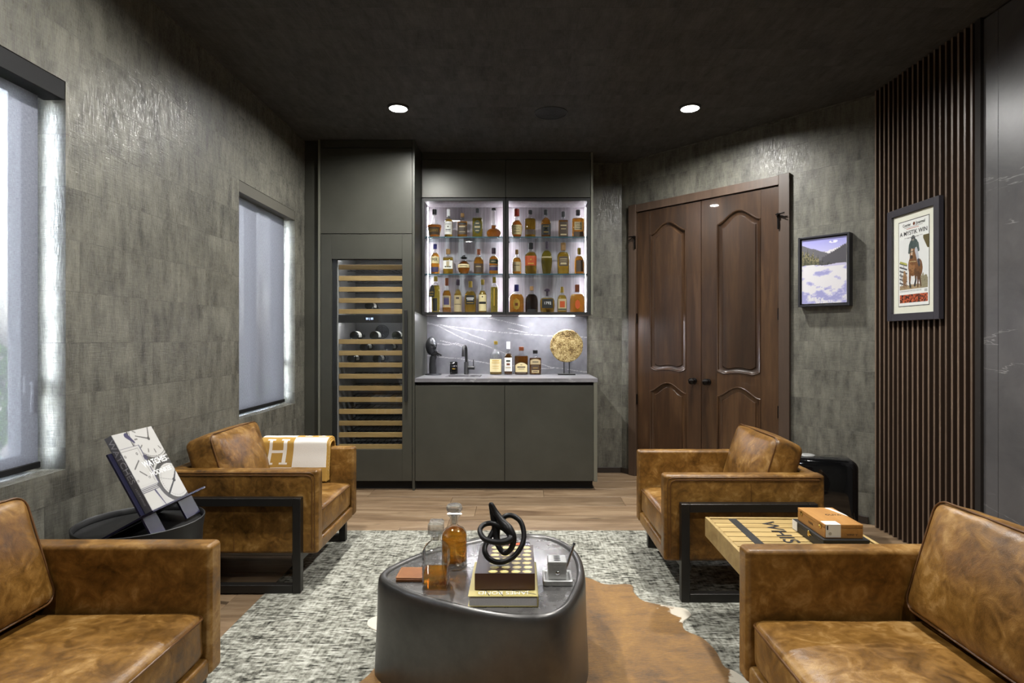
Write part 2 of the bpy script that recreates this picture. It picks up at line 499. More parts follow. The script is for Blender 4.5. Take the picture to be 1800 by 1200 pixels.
MT['lens'] = emit('lamp_lens', (1.0, 0.97, 0.93, 1), 18.0)
MT['display'] = emit('display_blue', (0.55, 0.66, 1.0, 1), 4.0)
MT['leaf'] = plain('shrub_leaf', rgb(84, 124, 50), 0.6, 0, 0.3, 0.35, 6)
MT['stem'] = plain('shrub_stem', rgb(92, 72, 52), 0.8)
MT['lawn'] = plain('paving_outside', rgb(150, 148, 144), 0.9, 0, 0.1, 0.15, 3)
MT['doormetal'] = plain('oil_rubbed_bronze', rgb(24, 20, 18), 0.3, 0.7)
MT['baseboard'] = plain('baseboard_brown', rgb(44, 36, 30), 0.5)
MT['frame_black'] = plain('frame_black', rgb(32, 32, 38), 0.4)
MT['frame_navy'] = plain('frame_charcoal', rgb(52, 50, 56), 0.4, 0, 0.5, 0.06, 20)
MT['mat_board'] = plain('mat_board', rgb(234, 230, 214), 0.7)

# ------------------------------------------------------------------ helpers: meshes and objects
class MB:
    def __init__(self):
        self.v, self.f, self.m = [], [], []
        self.wn = False
    def add(self, vs, fs, mi=0):
        o = len(self.v)
        self.v += [tuple(p) for p in vs]
        self.f += [tuple(i + o for i in f) for f in fs]
        self.m += [mi] * len(fs)
        return self
    def box(self, x0, x1, y0, y1, z0, z1, mi=0):
        vs = [(x0, y0, z0), (x1, y0, z0), (x1, y1, z0), (x0, y1, z0), (x0, y0, z1), (x1, y0, z1), (x1, y1, z1), (x0, y1, z1)]
        fs = [(0, 3, 2, 1), (4, 5, 6, 7), (0, 1, 5, 4), (1, 2, 6, 5), (2, 3, 7, 6), (3, 0, 4, 7)]
        return self.add(vs, fs, mi)
    def rbox(self, x0, x1, y0, y1, z0, z1, r=0.004, seg=2, mi=0):
        self.wn = True
        bm = bmesh.new()
        bmesh.ops.create_cube(bm, size=1.0)
        for v in bm.verts:
            v.co = Vector(((x0 + x1) / 2 + v.co.x * (x1 - x0), (y0 + y1) / 2 + v.co.y * (y1 - y0), (z0 + z1) / 2 + v.co.z * (z1 - z0)))
        bmesh.ops.bevel(bm, geom=list(bm.edges), offset=r, segments=seg, profile=0.5, affect='EDGES')
        bm.verts.index_update()
        self.add([v.co.copy() for v in bm.verts], [[v.index for v in f.verts] for f in bm.faces], mi)
        bm.free()
        return self
    def prism(self, poly, d0, d1, axis='y', mi=0):
        """poly: list of 2-d points; extruded between d0 and d1 along axis"""
        def P(a, b, d):
            return {'y': (a, d, b), 'x': (d, a, b), 'z': (a, b, d)}[axis]
        n = len(poly)
        vs = [P(a, b, d0) for a, b in poly] + [P(a, b, d1) for a, b in poly]
        fs = [tuple(range(n)), tuple(range(2 * n - 1, n - 1, -1))]
        fs += [(i, i + n, (i + 1) % n + n, (i + 1) % n) for i in range(n)]
        return self.add(vs, fs, mi)
    def loft(self, rings, cap0=True, cap1=True, mi=0, closed=True):
        n = len(rings[0])
        vs = [p for r in rings for p in r]
        fs = []
        for k in range(len(rings) - 1):
            for i in range(n if closed else n - 1):
                j = (i + 1) % n
                fs.append((k * n + i, k * n + j, (k + 1) * n + j, (k + 1) * n + i))
        if cap0:
            fs.append(tuple(range(n - 1, -1, -1)))
        if cap1:
            fs.append(tuple((len(rings) - 1) * n + i for i in range(n)))
        return self.add(vs, fs, mi)
    def lathe(self, prof, n=24, c=(0, 0, 0), mi=0, cap0=True, cap1=True):
        rings = [[(c[0] + r * math.cos(2 * PI * i / n), c[1] + r * math.sin(2 * PI * i / n), c[2] + z) for i in range(n)] for r, z in prof]
        return self.loft(rings, cap0, cap1, mi)
    def tube(self, pts, r, n=8, closed=False, mi=0, flat=1.0):
        pts = [Vector(p) for p in pts]
        N = len(pts)
        rr = r if hasattr(r, '__len__') else [r] * N
        tang = []
        for i in range(N):
            a = pts[(i - 1) % N] if (closed or i > 0) else pts[i]
            b = pts[(i + 1) % N] if (closed or i < N - 1) else pts[i]
            tang.append((b - a).normalized())
        t0 = tang[0]
        up = Vector((0, 0, 1)) if abs(t0.z) < 0.9 else Vector((1, 0, 0))
        nr = (up - t0 * up.dot(t0)).normalized()
        rings = []
        for i in range(N):
            t = tang[i]
            nr = (nr - t * nr.dot(t)).normalized()
            bn = t.cross(nr)
            rings.append([pts[i] + (nr * math.cos(2 * PI * k / n) + bn * math.sin(2 * PI * k / n) * flat) * rr[i] for k in range(n)])
        if closed:
            rings.append(rings[0])
            return self.loft(rings, False, False, mi)
        return self.loft(rings, True, True, mi)
    def cyl(self, p0, p1, r, n=16, mi=0):
        return self.tube([p0, p1], r, n, False, mi)
    def xform(self, mat):
        self.v = [tuple(mat @ Vector(p)) for p in self.v]
        return self
    def build(self, name, mats, parent=None, loc=(0, 0, 0), rot=(0, 0, 0), smooth=True, angle=38):
        me = bpy.data.meshes.new(name)
        me.from_pydata(self.v, [], self.f)
        if not isinstance(mats, (list, tuple)):
            mats = [mats]
        for m in mats:
            me.materials.append(MT[m] if isinstance(m, str) else m)
        if any(self.m):
            me.polygons.foreach_set('material_index', self.m)
        finish(me, smooth, angle)
        o = bpy.data.objects.new(name, me)
        o.location = loc; o.rotation_euler = rot
        if parent:
            o.parent = parent
        COL.objects.link(o)
        if self.wn and smooth:
            w = o.modifiers.new('weighted_normals', 'WEIGHTED_NORMAL'); w.keep_sharp = False; w.weight = 90
        return o

def finish(me, smooth=True, angle=38):
    bm = bmesh.new(); bm.from_mesh(me)
    bmesh.ops.recalc_face_normals(bm, faces=bm.faces)
    uv = bm.loops.layers.uv.new('UVMap')
    for f in bm.faces:
        n = f.normal
        ax = max(range(3), key=lambda i: abs(n[i]))
        for lp in f.loops:
            c = lp.vert.co
            lp[uv].uv = ((c.y, c.z), (c.x, c.z), (c.x, c.y))[ax]
    bm.to_mesh(me); bm.free()
    if smooth:
        me.polygons.foreach_set('use_smooth', [True] * len(me.polygons))
        me.set_sharp_from_angle(angle=math.radians(angle))
    me.update()

def tag(o, label=None, cat=None, group=None, kind=None):
    if label: o['label'] = label
    if cat: o['category'] = cat
    if group: o['group'] = group
    if kind: o['kind'] = kind
    return o

def root(name, label=None, cat=None, loc=(0, 0, 0), rz=0.0, group=None, kind=None):
    o = bpy.data.objects.new(name, None)
    o.empty_display_size = 0.05
    o.location = loc; o.rotation_euler = (0, 0, rz)
    COL.objects.link(o)
    return tag(o, label, cat, group, kind)

def struct(o):
    o['kind'] = 'structure'
    return o

def grid_box(hx, hy, hz, r, n=12, crown=(0, 0, 0), wrinkle=0.0, seed=0.0):
    """puffy rounded box centred on the origin; crown = bulge of the +-x, +-y, +-z faces"""
    bm = bmesh.new()
    ts = [math.sin(PI / 2 * (-1 + 2 * i / n)) for i in range(n + 1)]
    h = (hx, hy, hz)
    for ax in range(3):
        for sg in (-1, 1):
            a, b = [k for k in range(3) if k != ax]
            g = []
            for t in ts:
                row = []
                for s in ts:
                    p = [0, 0, 0]
                    p[ax] = sg * h[ax]; p[a] = t * h[a]; p[b] = s * h[b]
                    inner = [max(-h[k] + r, min(h[k] - r, p[k])) for k in range(3)]
                    d = Vector([p[k] - inner[k] for k in range(3)])
                    q = Vector(inner) + (d.normalized() * r if d.length > 1e-9 else d)
                    for k in range(3):
                        o1, o2 = [j for j in range(3) if j != k]
                        bl = max(0, 1 - (q[o1] / h[o1]) ** 2) * max(0, 1 - (q[o2] / h[o2]) ** 2)
                        q[k] += crown[k] * (q[k] / h[k]) * bl
                    if wrinkle:
                        q += Vector((1, 1, 1)) * wrinkle * noise.noise(q * 9 + Vector((seed, seed * 2, seed)))
                    row.append(bm.verts.new(q))
                g.append(row)
            for i in range(n):
                for j in range(n):
                    bm.faces.new((g[i][j], g[i + 1][j], g[i + 1][j + 1], g[i][j + 1]))
    bmesh.ops.remove_doubles(bm, verts=bm.verts, dist=1e-5)
    bm.verts.index_update()
    m = MB()
    m.add([v.co.copy() for v in bm.verts], [[v.index for v in f.verts] for f in bm.faces])
    bm.free()
    return m

def rrect(hx, hy, r, n=6):
    """rounded rectangle outline centred on 0"""
    pts = []
    for cx, cy, a0 in ((hx - r, hy - r, 0), (-hx + r, hy - r, PI / 2), (-hx + r, -hy + r, PI), (hx - r, -hy + r, 1.5 * PI)):
        for i in range(n + 1):
            a = a0 + PI / 2 * i / n
            pts.append((cx + r * math.cos(a), cy + r * math.sin(a)))
    return pts

def catmull(P, k=8, closed=True):
    P = [Vector(p) for p in P]
    n = len(P); out = []
    for i in range(n if closed else n - 1):
        p0, p1, p2, p3 = (P[(i - 1) % n] if closed or i > 0 else P[i]), P[i], P[(i + 1) % n], (P[(i + 2) % n] if closed or i < n - 2 else P[(i + 1) % n])
        for j in range(k):
            t = j / k
            out.append(0.5 * ((2 * p1) + (p2 - p0) * t + (2 * p0 - 5 * p1 + 4 * p2 - p3) * t * t + (3 * p1 - p0 - 3 * p2 + p3) * t ** 3))
    if not closed:
        out.append(P[-1])
    return out

_fonts = {}
def text_mesh(s, size, extrude=0.0004, bold=0.0, width=None):
    """returns MB with the word in the local x / z plane, centred, facing -y"""
    cu = bpy.data.curves.new('lettering_curve', 'FONT')
    cu.body = s; cu.size = size; cu.extrude = extrude; cu.offset = bold
    cu.align_x = 'CENTER'; cu.align_y = 'CENTER'; cu.resolution_u = 3
    ob = bpy.data.objects.new('lettering_curve', cu)
    COL.objects.link(ob)
    dg = bpy.context.evaluated_depsgraph_get()
    me = bpy.data.meshes.new_from_object(ob.evaluated_get(dg))
    vs = [v.co.copy() for v in me.vertices]
    fs = [tuple(p.vertices) for p in me.polygons]
    bpy.data.objects.remove(ob); bpy.data.curves.remove(cu); bpy.data.meshes.remove(me)
    k = 1.0
    if width:
        w = max(v.x for v in vs) - min(v.x for v in vs)
        k = width / w
    m = MB()
    m.add([(v.x * k, -v.z, v.y) for v in vs], fs)
    return m

def frame_mat(origin, xdir, zdir):
    """matrix that maps local x -> xdir, local z -> zdir, local -y -> outward normal"""
    x = Vector(xdir).normalized(); z = Vector(zdir).normalized()
    y = z.cross(x)
    M = Matrix((x, y, z)).transposed().to_4x4()
    M.translation = Vector(origin)
    return M

def lettering(s, size, mat, parent, origin, xdir, zdir, extrude=0.0004, bold=0.0, width=None, name='lettering'):
    return text_mesh(s, size, extrude, bold, width).xform(frame_mat(origin, xdir, zdir)).build(name, mat, parent, smooth=False)

def picture_grid(name, w, h, nx, ny, func, mat, parent, M):
    """flat print: grid in local x/z, colours from func(u, v) -> (n,3) sRGB 0-255"""
    us = np.linspace(0, 1, nx + 1); vs = np.linspace(0, 1, ny + 1)
    U, V = np.meshgrid(us, vs)
    co = np.stack([(U - .5) * w, np.zeros_like(U), (V - .5) * h], -1).reshape(-1, 3)
    m = np.array(M)
    co = co @ m[:3, :3].T + m[:3, 3]
    i = np.arange(nx * ny); r = i // nx; c = i % nx
    a = r * (nx + 1) + c
    q = np.stack([a, a + 1, a + nx + 2, a + nx + 1], -1)
    me = bpy.data.meshes.new(name)
    me.from_pydata(co.tolist(), [], q.tolist())
    C = func(U.ravel(), V.ravel()) / 255.0
    C = np.clip(C, 0, 1)
    L = np.where(C <= 0.04045, C / 12.92, ((C + 0.055) / 1.055) ** 2.4)
    ca = me.color_attributes.new('Col', 'FLOAT_COLOR', 'POINT')
    ca.data.foreach_set('color', np.concatenate([L, np.ones((len(L), 1))], 1).ravel().astype(np.float32))
    me.materials.append(MT[mat])
    me.update()
    o = bpy.data.objects.new(name, me)
    o.parent = parent
    COL.objects.link(o)
    return o

_lat = rng.random((64, 64))
def vnoise(x, y, sc):
    x = x * sc; y = y * sc
    xi = np.floor(x).astype(int); yi = np.floor(y).astype(int)
    fx = x - xi; fy = y - yi
    fx = fx * fx * (3 - 2 * fx); fy = fy * fy * (3 - 2 * fy)
    g = lambda a, b: _lat[a % 64, b % 64]
    return (g(xi, yi) * (1 - fx) + g(xi + 1, yi) * fx) * (1 - fy) + (g(xi, yi + 1) * (1 - fx) + g(xi + 1, yi + 1) * fx) * fy
def fbm(x, y, sc, o=4):
    s = 0; a = 0.5
    for _ in range(o):
        s = s + a * vnoise(x + 3.1 * _, y + 1.7 * _, sc); sc *= 2.03; a *= 0.5
    return s / (1 - 0.5 ** o)
def put(C, mask, col):
    C[mask] = col
def ell(x, y, cx, cy, rx, ry, rot=0.0):
    c, s = math.cos(rot), math.sin(rot)
    dx, dy = x - cx, y - cy
    return ((dx * c + dy * s) / rx) ** 2 + ((-dx * s + dy * c) / ry) ** 2 <= 1
def seg(x, y, x0, y0, x1, y1, w0, w1=None):
    w1 = w0 if w1 is None else w1
    dx, dy = x1 - x0, y1 - y0
    t = np.clip(((x - x0) * dx + (y - y0) * dy) / (dx * dx + dy * dy), 0, 1)
    return np.hypot(x - x0 - t * dx, y - y0 - t * dy) <= w0 + (w1 - w0) * t
# ------------------------------------------------------------------ the room
XL, XR, YB, YF, ZC = -1.785, 2.38, 5.41, -1.6, 2.883
WIN = [(1.16, 2.277), (3.68, 4.595)]           # y ranges of the two windows in the left wall
WZ0, WZ1 = 0.735, 2.255

fl = struct(MB().box(XL - .18, XR + .12, YF - .12, YB + .12, -0.12, -0.016).build('floor', 'blackgap', smooth=False))
row = 0
y = YF
while y < YB + .05:
    y1 = y + 0.247
    cuts = [XL - 0.005]
    x = XL + random.uniform(0.35, 1.7)
    while x < XR - 0.35:
        cuts.append(x); x += random.uniform(1.3, 2.1)
    cuts.append(XR)
    for a, b in zip(cuts[:-1], cuts[1:]):
        L = (b - a - 0.0016) / 2; W = 0.247 / 2 - 0.0008
        m = MB(); c = 0.0018
        m.loft([[(-L, -W, -0.016), (L, -W, -0.016), (L, W, -0.016), (-L, W, -0.016)],
                [(-L, -W, -c), (L, -W, -c), (L, W, -c), (-L, W, -c)],
                [(-L + c, -W + c, 0), (L - c, -W + c, 0), (L - c, W - c, 0), (-L + c, W - c, 0)]], True, True)
        m.build('plank', 'oak', fl, ((a + b) / 2, y + 0.1235, 0), smooth=False)
    y = y1

struct(MB().box(XL - .18, XR + .12, YF - .12, YB + .12, ZC, ZC + .12).build('ceiling', 'ceil', smooth=False))
m = MB()
XO = XL - 0.18
ys = [YF - .12, WIN[0][0], WIN[0][1], WIN[1][0], WIN[1][1], YB + .12]
for i in range(5):
    if i % 2 == 0:
        m.box(XO, XL, ys[i], ys[i + 1], 0, ZC)
    else:
        m.box(XO, XL, ys[i], ys[i + 1], 0, WZ0)
        m.box(XO, XL, ys[i], ys[i + 1], WZ1, ZC)
struct(m.build('wall_left', 'wall', smooth=False))
struct(MB().box(XL, 2.2, YB, YB + .12, 0, ZC).build('wall_back', 'wall', smooth=False))
struct(MB().box(XL, XR, YF - .12, YF, 0, ZC).build('wall_front', 'wall', smooth=False))
wr = struct(MB().box(XR, XR + .12, YF - .12, 4.0, 0, ZC).build('wall_right', 'slatback', smooth=False))
for a, b in ((2.866, 2.955), (1.40, 2.864), (-0.1, 1.398), (YF, -0.102)):
    MB().rbox(2.358, 2.38, a, b, 0.0, ZC - .012, 0.0012, 1).build('slab', 'stone_wall', wr, smooth=False)

# diagonal wall with the double door
P0 = (0.944, 5.41)
DL = 2.10
DZ = math.atan2(-1.532, 1.421)
DT0, DT1 = 0.1795, 1.463                        # door leaves along the wall
wd = root('wall_diagonal', loc=(P0[0], P0[1], 0), rz=DZ, kind='structure')
MB().box(-0.02, DT0 - .02, 0, .12, 0, ZC).box(DT1 + .02, DL + .12, 0, .12, 0, ZC).box(DT0 - .02, DT1 + .02, 0, .12, 2.41, ZC).build('wall_surface', 'wall', wd, smooth=False)

door = root('door_1', 'dark mahogany double door with arched raised panels in the angled wall', 'door', (P0[0], P0[1], 0), DZ, kind='structure')
CW = 0.082
MB().rbox(DT0 - CW, DT0 - .002, -.032, .0, 0, 2.465, .003).build('casing_side', 'casing', door)
MB().rbox(DT1 + .002, DT1 + CW, -.032, .0, 0, 2.465, .003).build('casing_side', 'casing', door)
MB().rbox(DT0 - .001, DT1 + .001, -.026, .0, 2.393, 2.462, .003).build('casing_head', 'casing', door)
MB().box(DT0 - .02, DT1 + .02, .036, .06, 0, 2.41).build('door_stop', 'blackgap', door, smooth=False)

def arch(x0, x1, z_sh, z_pk, n=16):
    """ogee arch from x0 to x1: flat shoulders curling up to a round crown"""
    out = []
    for i in range(n + 1):
        t = i / n
        k = 0.5 - 0.5 * math.cos(2 * PI * t)
        k = k ** 0.8
        out.append((x0 + (x1 - x0) * t, z_sh + (z_pk - z_sh) * k))
    return out
def wavy(x0, x1, z_end, z_dip, z_mid, n=20):
    out = []
    for i in range(n + 1):
        t = i / n
        base = z_dip + (z_mid - z_dip) * (0.5 - 0.5 * math.cos(2 * PI * t))
        k = max(0.0, abs(2 * t - 1) - 0.62) / 0.38
        out.append((x0 + (x1 - x0) * t, base + (z_end - z_dip) * k ** 1.5))
    return out

def raised_panel(loop, steps, name, parent):
    """loop: outline (x, z); steps: (inset, y) rings from outside in"""
    n = len(loop)
    cx = sum(p[0] for p in loop) / n; cz = sum(p[1] for p in loop) / n
    hx = max(abs(p[0] - cx) for p in loop); zs = [p[1] for p in loop]; hz = (max(zs) - min(zs)) / 2; mz = (max(zs) + min(zs)) / 2
    rings = []
    for ins, yy in steps:
        rings.append([(cx + (px - cx) * (hx - ins) / hx, yy, mz + (pz - mz) * (hz - ins) / hz) for px, pz in loop])
    return MB().loft(rings, True, True).build(name, 'door', parent, angle=30)

for side, (a, b) in enumerate(((DT0 + .003, (DT0 + DT1) / 2 - .002), ((DT0 + DT1) / 2 + .002, DT1 - .003))):
    lf = root('leaf'); lf.parent = door
    w = b - a; c = (a + b) / 2; hp = 0.18
    YFm, YK = -.010, .030                       # front and back of the leaf
    x0, x1 = c - hp, c + hp
    MB().rbox(a, x0, YFm, YK, .008, 2.388, .002).build('stile', 'door', lf)
    MB().rbox(x1, b, YFm, YK, .008, 2.388, .002).build('stile', 'door', lf)
    up_arch = arch(x0, x1, 2.170, 2.262)
    MB().prism([(x0, 2.388)] + up_arch + [(x1, 2.388)], YFm, YK).build('rail', 'door', lf)
    up_bot = wavy(x0, x1, 0.985, 0.957, 0.975)
    lo_arch = arch(x0, x1, 0.785, 0.868)
    MB().prism(up_bot + lo_arch[::-1], YFm, YK).build('rail', 'door', lf)
    MB().rbox(x0, x1, YFm, YK, .008, .22, .002).build('rail', 'door', lf)
    MB().box(x0, x1, .018, .028, .20, 2.30).build('panel_back', 'door', lf, smooth=False)
    steps = [(0.0, .018), (0.0, -.014), (.004, -.017), (.010, -.014), (.014, -.004), (.030, .004), (.040, .004), (.046, -.004)]
    raised_panel(up_bot + up_arch[::-1], steps, 'raised_panel', lf)
    raised_panel([(x0, .22), (x1, .22)] + lo_arch[::-1], steps, 'raised_panel', lf)
    kx = b - .062 if side == 0 else a + .062
    kn = MB()
    prof = [(.026, 0), (.026, .004), (.012, .008), (.010, .024), (.020, .032), (.027, .042), (.026, .054), (.016, .062), (.002, .064)]
    kn.loft([[(kx + r * math.cos(2 * PI * i / 20), YFm - zz, .894 + r * math.sin(2 * PI * i / 20)) for i in range(20)] for r, zz in prof])
    kn.build('knob', 'doormetal', lf)
    hx = a + .001 if side == 0 else b - .001
    for hz in (.70, 1.43):
        MB().cyl((hx, -.018, hz - .045), (hx, -.018, hz + .045), .0065, 10).build('hinge', 'doormetal', lf)
for hx, sg in ((DT0 - .004, -1), (DT1 + .004, 1)):
    lt = MB()
    lt.rbox(hx - .006, hx + .006, -.046, -.032, 2.06, 2.175, .002)
    lt.tube([(hx - sg * .012, -.052, 2.168), (hx + sg * .05, -.058, 2.172)], .0055, 8)
    lt.tube([(hx + sg * .004, -.05, 2.17), (hx + sg * .055, -.052, 2.142)], .004, 8)
    lt.tube([(hx, -.05, 2.176), (hx, -.05, 2.150)], .008, 10)
    lt.build('swing_latch', 'doormetal', door)

bb = MB().rbox(-.014, DT0 - CW - .002, -.014, -.0005, 0, .05, .002).rbox(DT1 + CW + .002, DL - .045, -.014, -.0005, 0, .05, .002)
struct(bb.build('baseboard_diagonal', 'baseboard', loc=(P0[0], P0[1], 0), rot=(0, 0, DZ)))
struct(MB().rbox(.64, .93, YB - .015, YB - .0005, 0, .05, .002).build('baseboard_back', 'baseboard'))
struct(MB().rbox(XL + .0005, XL + .015, YF, 4.75, 0, .05, .002).build('baseboard_left', 'baseboard'))

# slatted panel on the right wall
sp = root('slat_panel', 'floor-to-ceiling dark walnut slat panel on the right wall', 'wall panel', (2.376, 3.42, 0), kind='structure')
sp.name = 'trim_1'
MB().box(-.002, .0035, -.465, .43, .002, ZC - .002).build('backing_board', 'slatback', sp, smooth=False)
MB().rbox(-.034, -.002, -.465, -.428, .002, ZC - .002, .001, 1).build('end_board', 'slatback', sp, smooth=False)
ms = None
for i in range(19):
    yy = 3.790 - 0.0452 * i - 3.42 + 0.038
    if ms is None:
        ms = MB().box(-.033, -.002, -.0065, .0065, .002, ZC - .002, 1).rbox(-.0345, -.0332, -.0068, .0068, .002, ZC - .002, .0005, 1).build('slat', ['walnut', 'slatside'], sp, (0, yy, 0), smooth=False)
    else:
        o = ms.copy(); o.location = (0, yy, 0); COL.objects.link(o)

# windows with their shades
for k, (ya, yb) in enumerate(WIN):
    yc = (ya + yb) / 2
    w = root('window_%d' % (k + 1), loc=(XO, yc, WZ0), kind='structure')
    hw = (yb - ya) / 2; hh = WZ1 - WZ0
    t = .034
    MB().rbox(.0, .055, -hw, -hw + t, 0, hh, .004).rbox(.0, .055, hw - t, hw, 0, hh, .004).rbox(.0, .055, -hw + t, hw - t, 0, t, .004).rbox(.0, .055, -hw + t, hw - t, hh - t, hh, .004).build('window_frame', 'winframe', w)
    s = MB()
    q = .034
    for a, b in ((-hw + t, -.004), (.004, hw - t)):
        s.rbox(.010, .065, a, a + q, t, hh - t, .004).rbox(.010, .065, b - q, b, t, hh - t, .004)
        s.rbox(.012, .062, a + q, b - q, t, t + q, .004).rbox(.012, .062, a + q, b - q, hh - t - q, hh - t, .004)
    s.build('sash', 'winframe', w)
    for a, b in ((-hw + t + q, -.004 - q), (.004 + q, hw - t - q)):
        MB().box(.030, .034, a, b, t + q, hh - t - q).build('pane', 'glass', w, smooth=False)
    h = MB().rbox(.065, .078, hw - t - .030, hw - t - .008, .30, .37, .003).tube([(.078, hw - t - .019, .34), (.095, hw - t - .019, .342), (.1, hw - t - .023, .335), (.1, hw - t - .027, .23)], .007, 8)
    h.build('window_handle', 'winframe', w)
    sh = root('roller_shade', ('grey solar roller shade with black cassette in the near left window',
                               'grey solar roller shade in the far window beside the tall cabinet')[k], 'roller shade', (XL, yc, WZ0), group='solar roller shades')
    cas = 'cassette_dark' if k == 0 else 'cassette_grey'
    MB().rbox(-.085, -.001, -hw + .002, hw - .002, hh - .074, hh - .002, .002).build('cassette', cas, sh)
    MB().add([(-.072, -hw + .045, .030), (-.072, hw - .045, .030), (-.072, hw - .045, hh - .073), (-.072, -hw + .045, hh - .073)], [(0, 1, 2, 3)]).build('fabric', ('shade1', 'shade2')[k], sh, smooth=False)
    MB().rbox(-.080, -.064, -hw + .040, hw - .040, .016, .040, .003).build('bottom_bar', 'cassette_dark', sh)

# garden seen faintly through the near shade
struct(MB().box(-14, XO - .02, -4, 16, -.35, -.25).build('ground_outside', 'lawn', smooth=False))
def shrub(x, y, h, r, label, seed):
    rr = random.Random(seed)
    s = root('garden_shrub', label, 'shrub', (x, y, -.25), group='shrubs outside the window')
    st = MB()
    for i in range(6):
        a = rr.uniform(0, 2 * PI); d = rr.uniform(.3, .8) * r
        st.tube([(0, 0, 0), (d * .4 * math.cos(a), d * .4 * math.sin(a), h * .4), (d * math.cos(a), d * math.sin(a), h * .8)], [.03, .02, .008], 6)
    st.build('stem', 'stem', s)
    lf = MB()
    for i in range(900):
        a = rr.uniform(0, 2 * PI); u = rr.uniform(-1, 1); q = rr.uniform(.55, 1) * (1 + .25 * math.sin(3 * a + seed))
        c = Vector((q * r * math.sqrt(1 - u * u) * math.cos(a), q * r * math.sqrt(1 - u * u) * math.sin(a), h * .58 + q * u * h * .45))
        d1 = Vector((rr.uniform(-1, 1), rr.uniform(-1, 1), rr.uniform(-1, 1))).normalized()
        d2 = d1.orthogonal().normalized(); l = rr.uniform(.06, .11); wd_ = l * .45
        lf.add([c - d1 * l, c + d2 * wd_, c + d1 * l, c - d2 * wd_], [(0, 1, 2, 3)])
    o = lf.build('foliage', 'leaf', s, smooth=False); o['kind'] = 'stuff'
shrub(-5.2, 5.0, 1.6, .9, 'tall green shrub outside, seen through the near shade', 3)
shrub(-4.0, 3.3, .9, .5, 'low green shrub outside, beneath the taller one', 5)
shrub(-3.6, 6.9, 1.1, .7, 'round green shrub outside the far window', 8)

# ------------------------------------------------------------------ ceiling fittings
def downlight(x, y, label, k=1.0):
    d = root('recessed_downlight', label, 'ceiling light', (x, y, ZC), group='recessed ceiling downlights')
    MB().lathe([(.0615, -.001), (.063, -.014), (.068, -.015), (.078, -.0005)], 32, cap0=False, cap1=False).build('trim_ring', 'cap_white' if False else 'black', d)
    MB().lathe([(.0602, -.0022), (.0602, -.0008)], 32).build('lens', 'lens', d)
    ld = bpy.data.lights.new('downlight_lamp', 'AREA')
    ld.shape = 'DISK'; ld.size = 0.115; ld.energy = DOWNLIGHT_W * k; ld.spread = math.radians(165); ld.color = (1.0, 0.985, 0.95)
    lo = bpy.data.objects.new('downlight_lamp', ld)
    lo.location = (0, 0, -.0035)
    lo.parent = d
    COL.objects.link(lo)
downlight(-.864, 4.10, 'lit recessed downlight in the ceiling in front of the tall cabinet')
downlight(1.197, 4.10, 'lit recessed downlight in the ceiling in front of the double door')
downlight(-.89, 2.17, 'lit recessed downlight above the left seats, out of the frame')
downlight(1.197, 2.17, 'lit recessed downlight above the right seats, out of the frame')
downlight(-.864, .45, 'lit recessed downlight at the left behind the photographer', .35)
downlight(1.197, .45, 'lit recessed downlight at the right behind the photographer', .35)
spk = root('ceiling_speaker', 'round black ceiling speaker between the two downlights', 'speaker', (.22, 4.21, ZC))
MB().lathe([(.112, -.0008), (.112, -.005), (.122, -.005), (.124, -.0005)], 40, cap0=False, cap1=False).build('bezel', 'black', spk)
g = MB().lathe([(.1115, -.0008), (.1115, -.0035)], 40)
for r in (.02, .04, .06, .08, .1):
    g.lathe([(r - .003, -.0035), (r - .003, -.0045), (r + .003, -.0045), (r + .003, -.0035)], 36, cap0=False, cap1=False)
g.build('grille', 'black', spk)

# ------------------------------------------------------------------ tall cabinet and wine fridge
YC = 4.766
tc = root('tall_cabinet', 'tall olive charcoal cabinet surround with an upper door above the wine fridge', 'cabinet', (-1.26, YC, 0))
X = lambda x: x + 1.26
MB().rbox(X(-.889), X(-.869), 0.0, .63, .0, ZC - .003, .0015, 1).build('side_panel', 'cab', tc)
MB().rbox(X(-1.662), X(-1.645), -.006, .63, .0, ZC - .003, .0015, 1).build('side_panel', 'cab_edge', tc)
MB().rbox(X(XL) + .002, X(-1.663), .03, .05, .0, ZC - .003, .001, 1).build('filler', 'cab', tc)
MB().rbox(X(-1.643), X(-.891), 0.0, .02, 2.11, 2.812, .0015, 1).build('upper_door', 'cab', tc)
MB().rbox(X(-1.643), X(-.891), 0.006, .025, 2.815, ZC - .003, .001, 1).build('top_filler', 'cab', tc)
MB().box(X(-1.643), X(-.891), .07, .63, 2.06, 2.81).build('carcass', 'blackgap', tc, smooth=False)
MB().box(X(-1.643), X(-.891), .065, .08, 0, .070).build('toe_kick', 'blackgap', tc, smooth=False)

wf = root('wine_fridge', 'built-in wine fridge with glass door and maple-fronted racks', 'wine fridge', (-1.26, YC, .076))
Z = lambda z: z - .076
XI0, XI1 = X(-1.514), X(-.955)
lin_ = MB()
lin_.box(XI0 - .016, XI0, .045, .60, Z(.10), Z(1.97))
lin_.box(XI1, XI1 + .016, .045, .60, Z(.10), Z(1.97))
lin_.box(XI0, XI1, .045, .60, Z(1.955), Z(1.97))
lin_.box(XI0, XI1, .045, .60, Z(.10), Z(.325))
lin_.build('lining', 'fridgewall', wf, smooth=False)
MB().box(XI0, XI1, .56, .60, Z(.325), Z(1.955)).build('back_wall', 'fridgeback', wf, smooth=False)
fan = MB()
for r in (.012, .024, .036, .048, .060):
    fan.tube([(X(-1.27) + r * math.cos(a), .553, Z(1.31) + r * math.sin(a)) for a in [2 * PI * i / 28 for i in range(28)]], .0035, 6, True)
for a in (0, PI / 2, PI, 1.5 * PI):
    fan.cyl((X(-1.27), .553, Z(1.31)), (X(-1.27) + .06 * math.cos(a), .553, Z(1.31) + .06 * math.sin(a)), .003, 6)
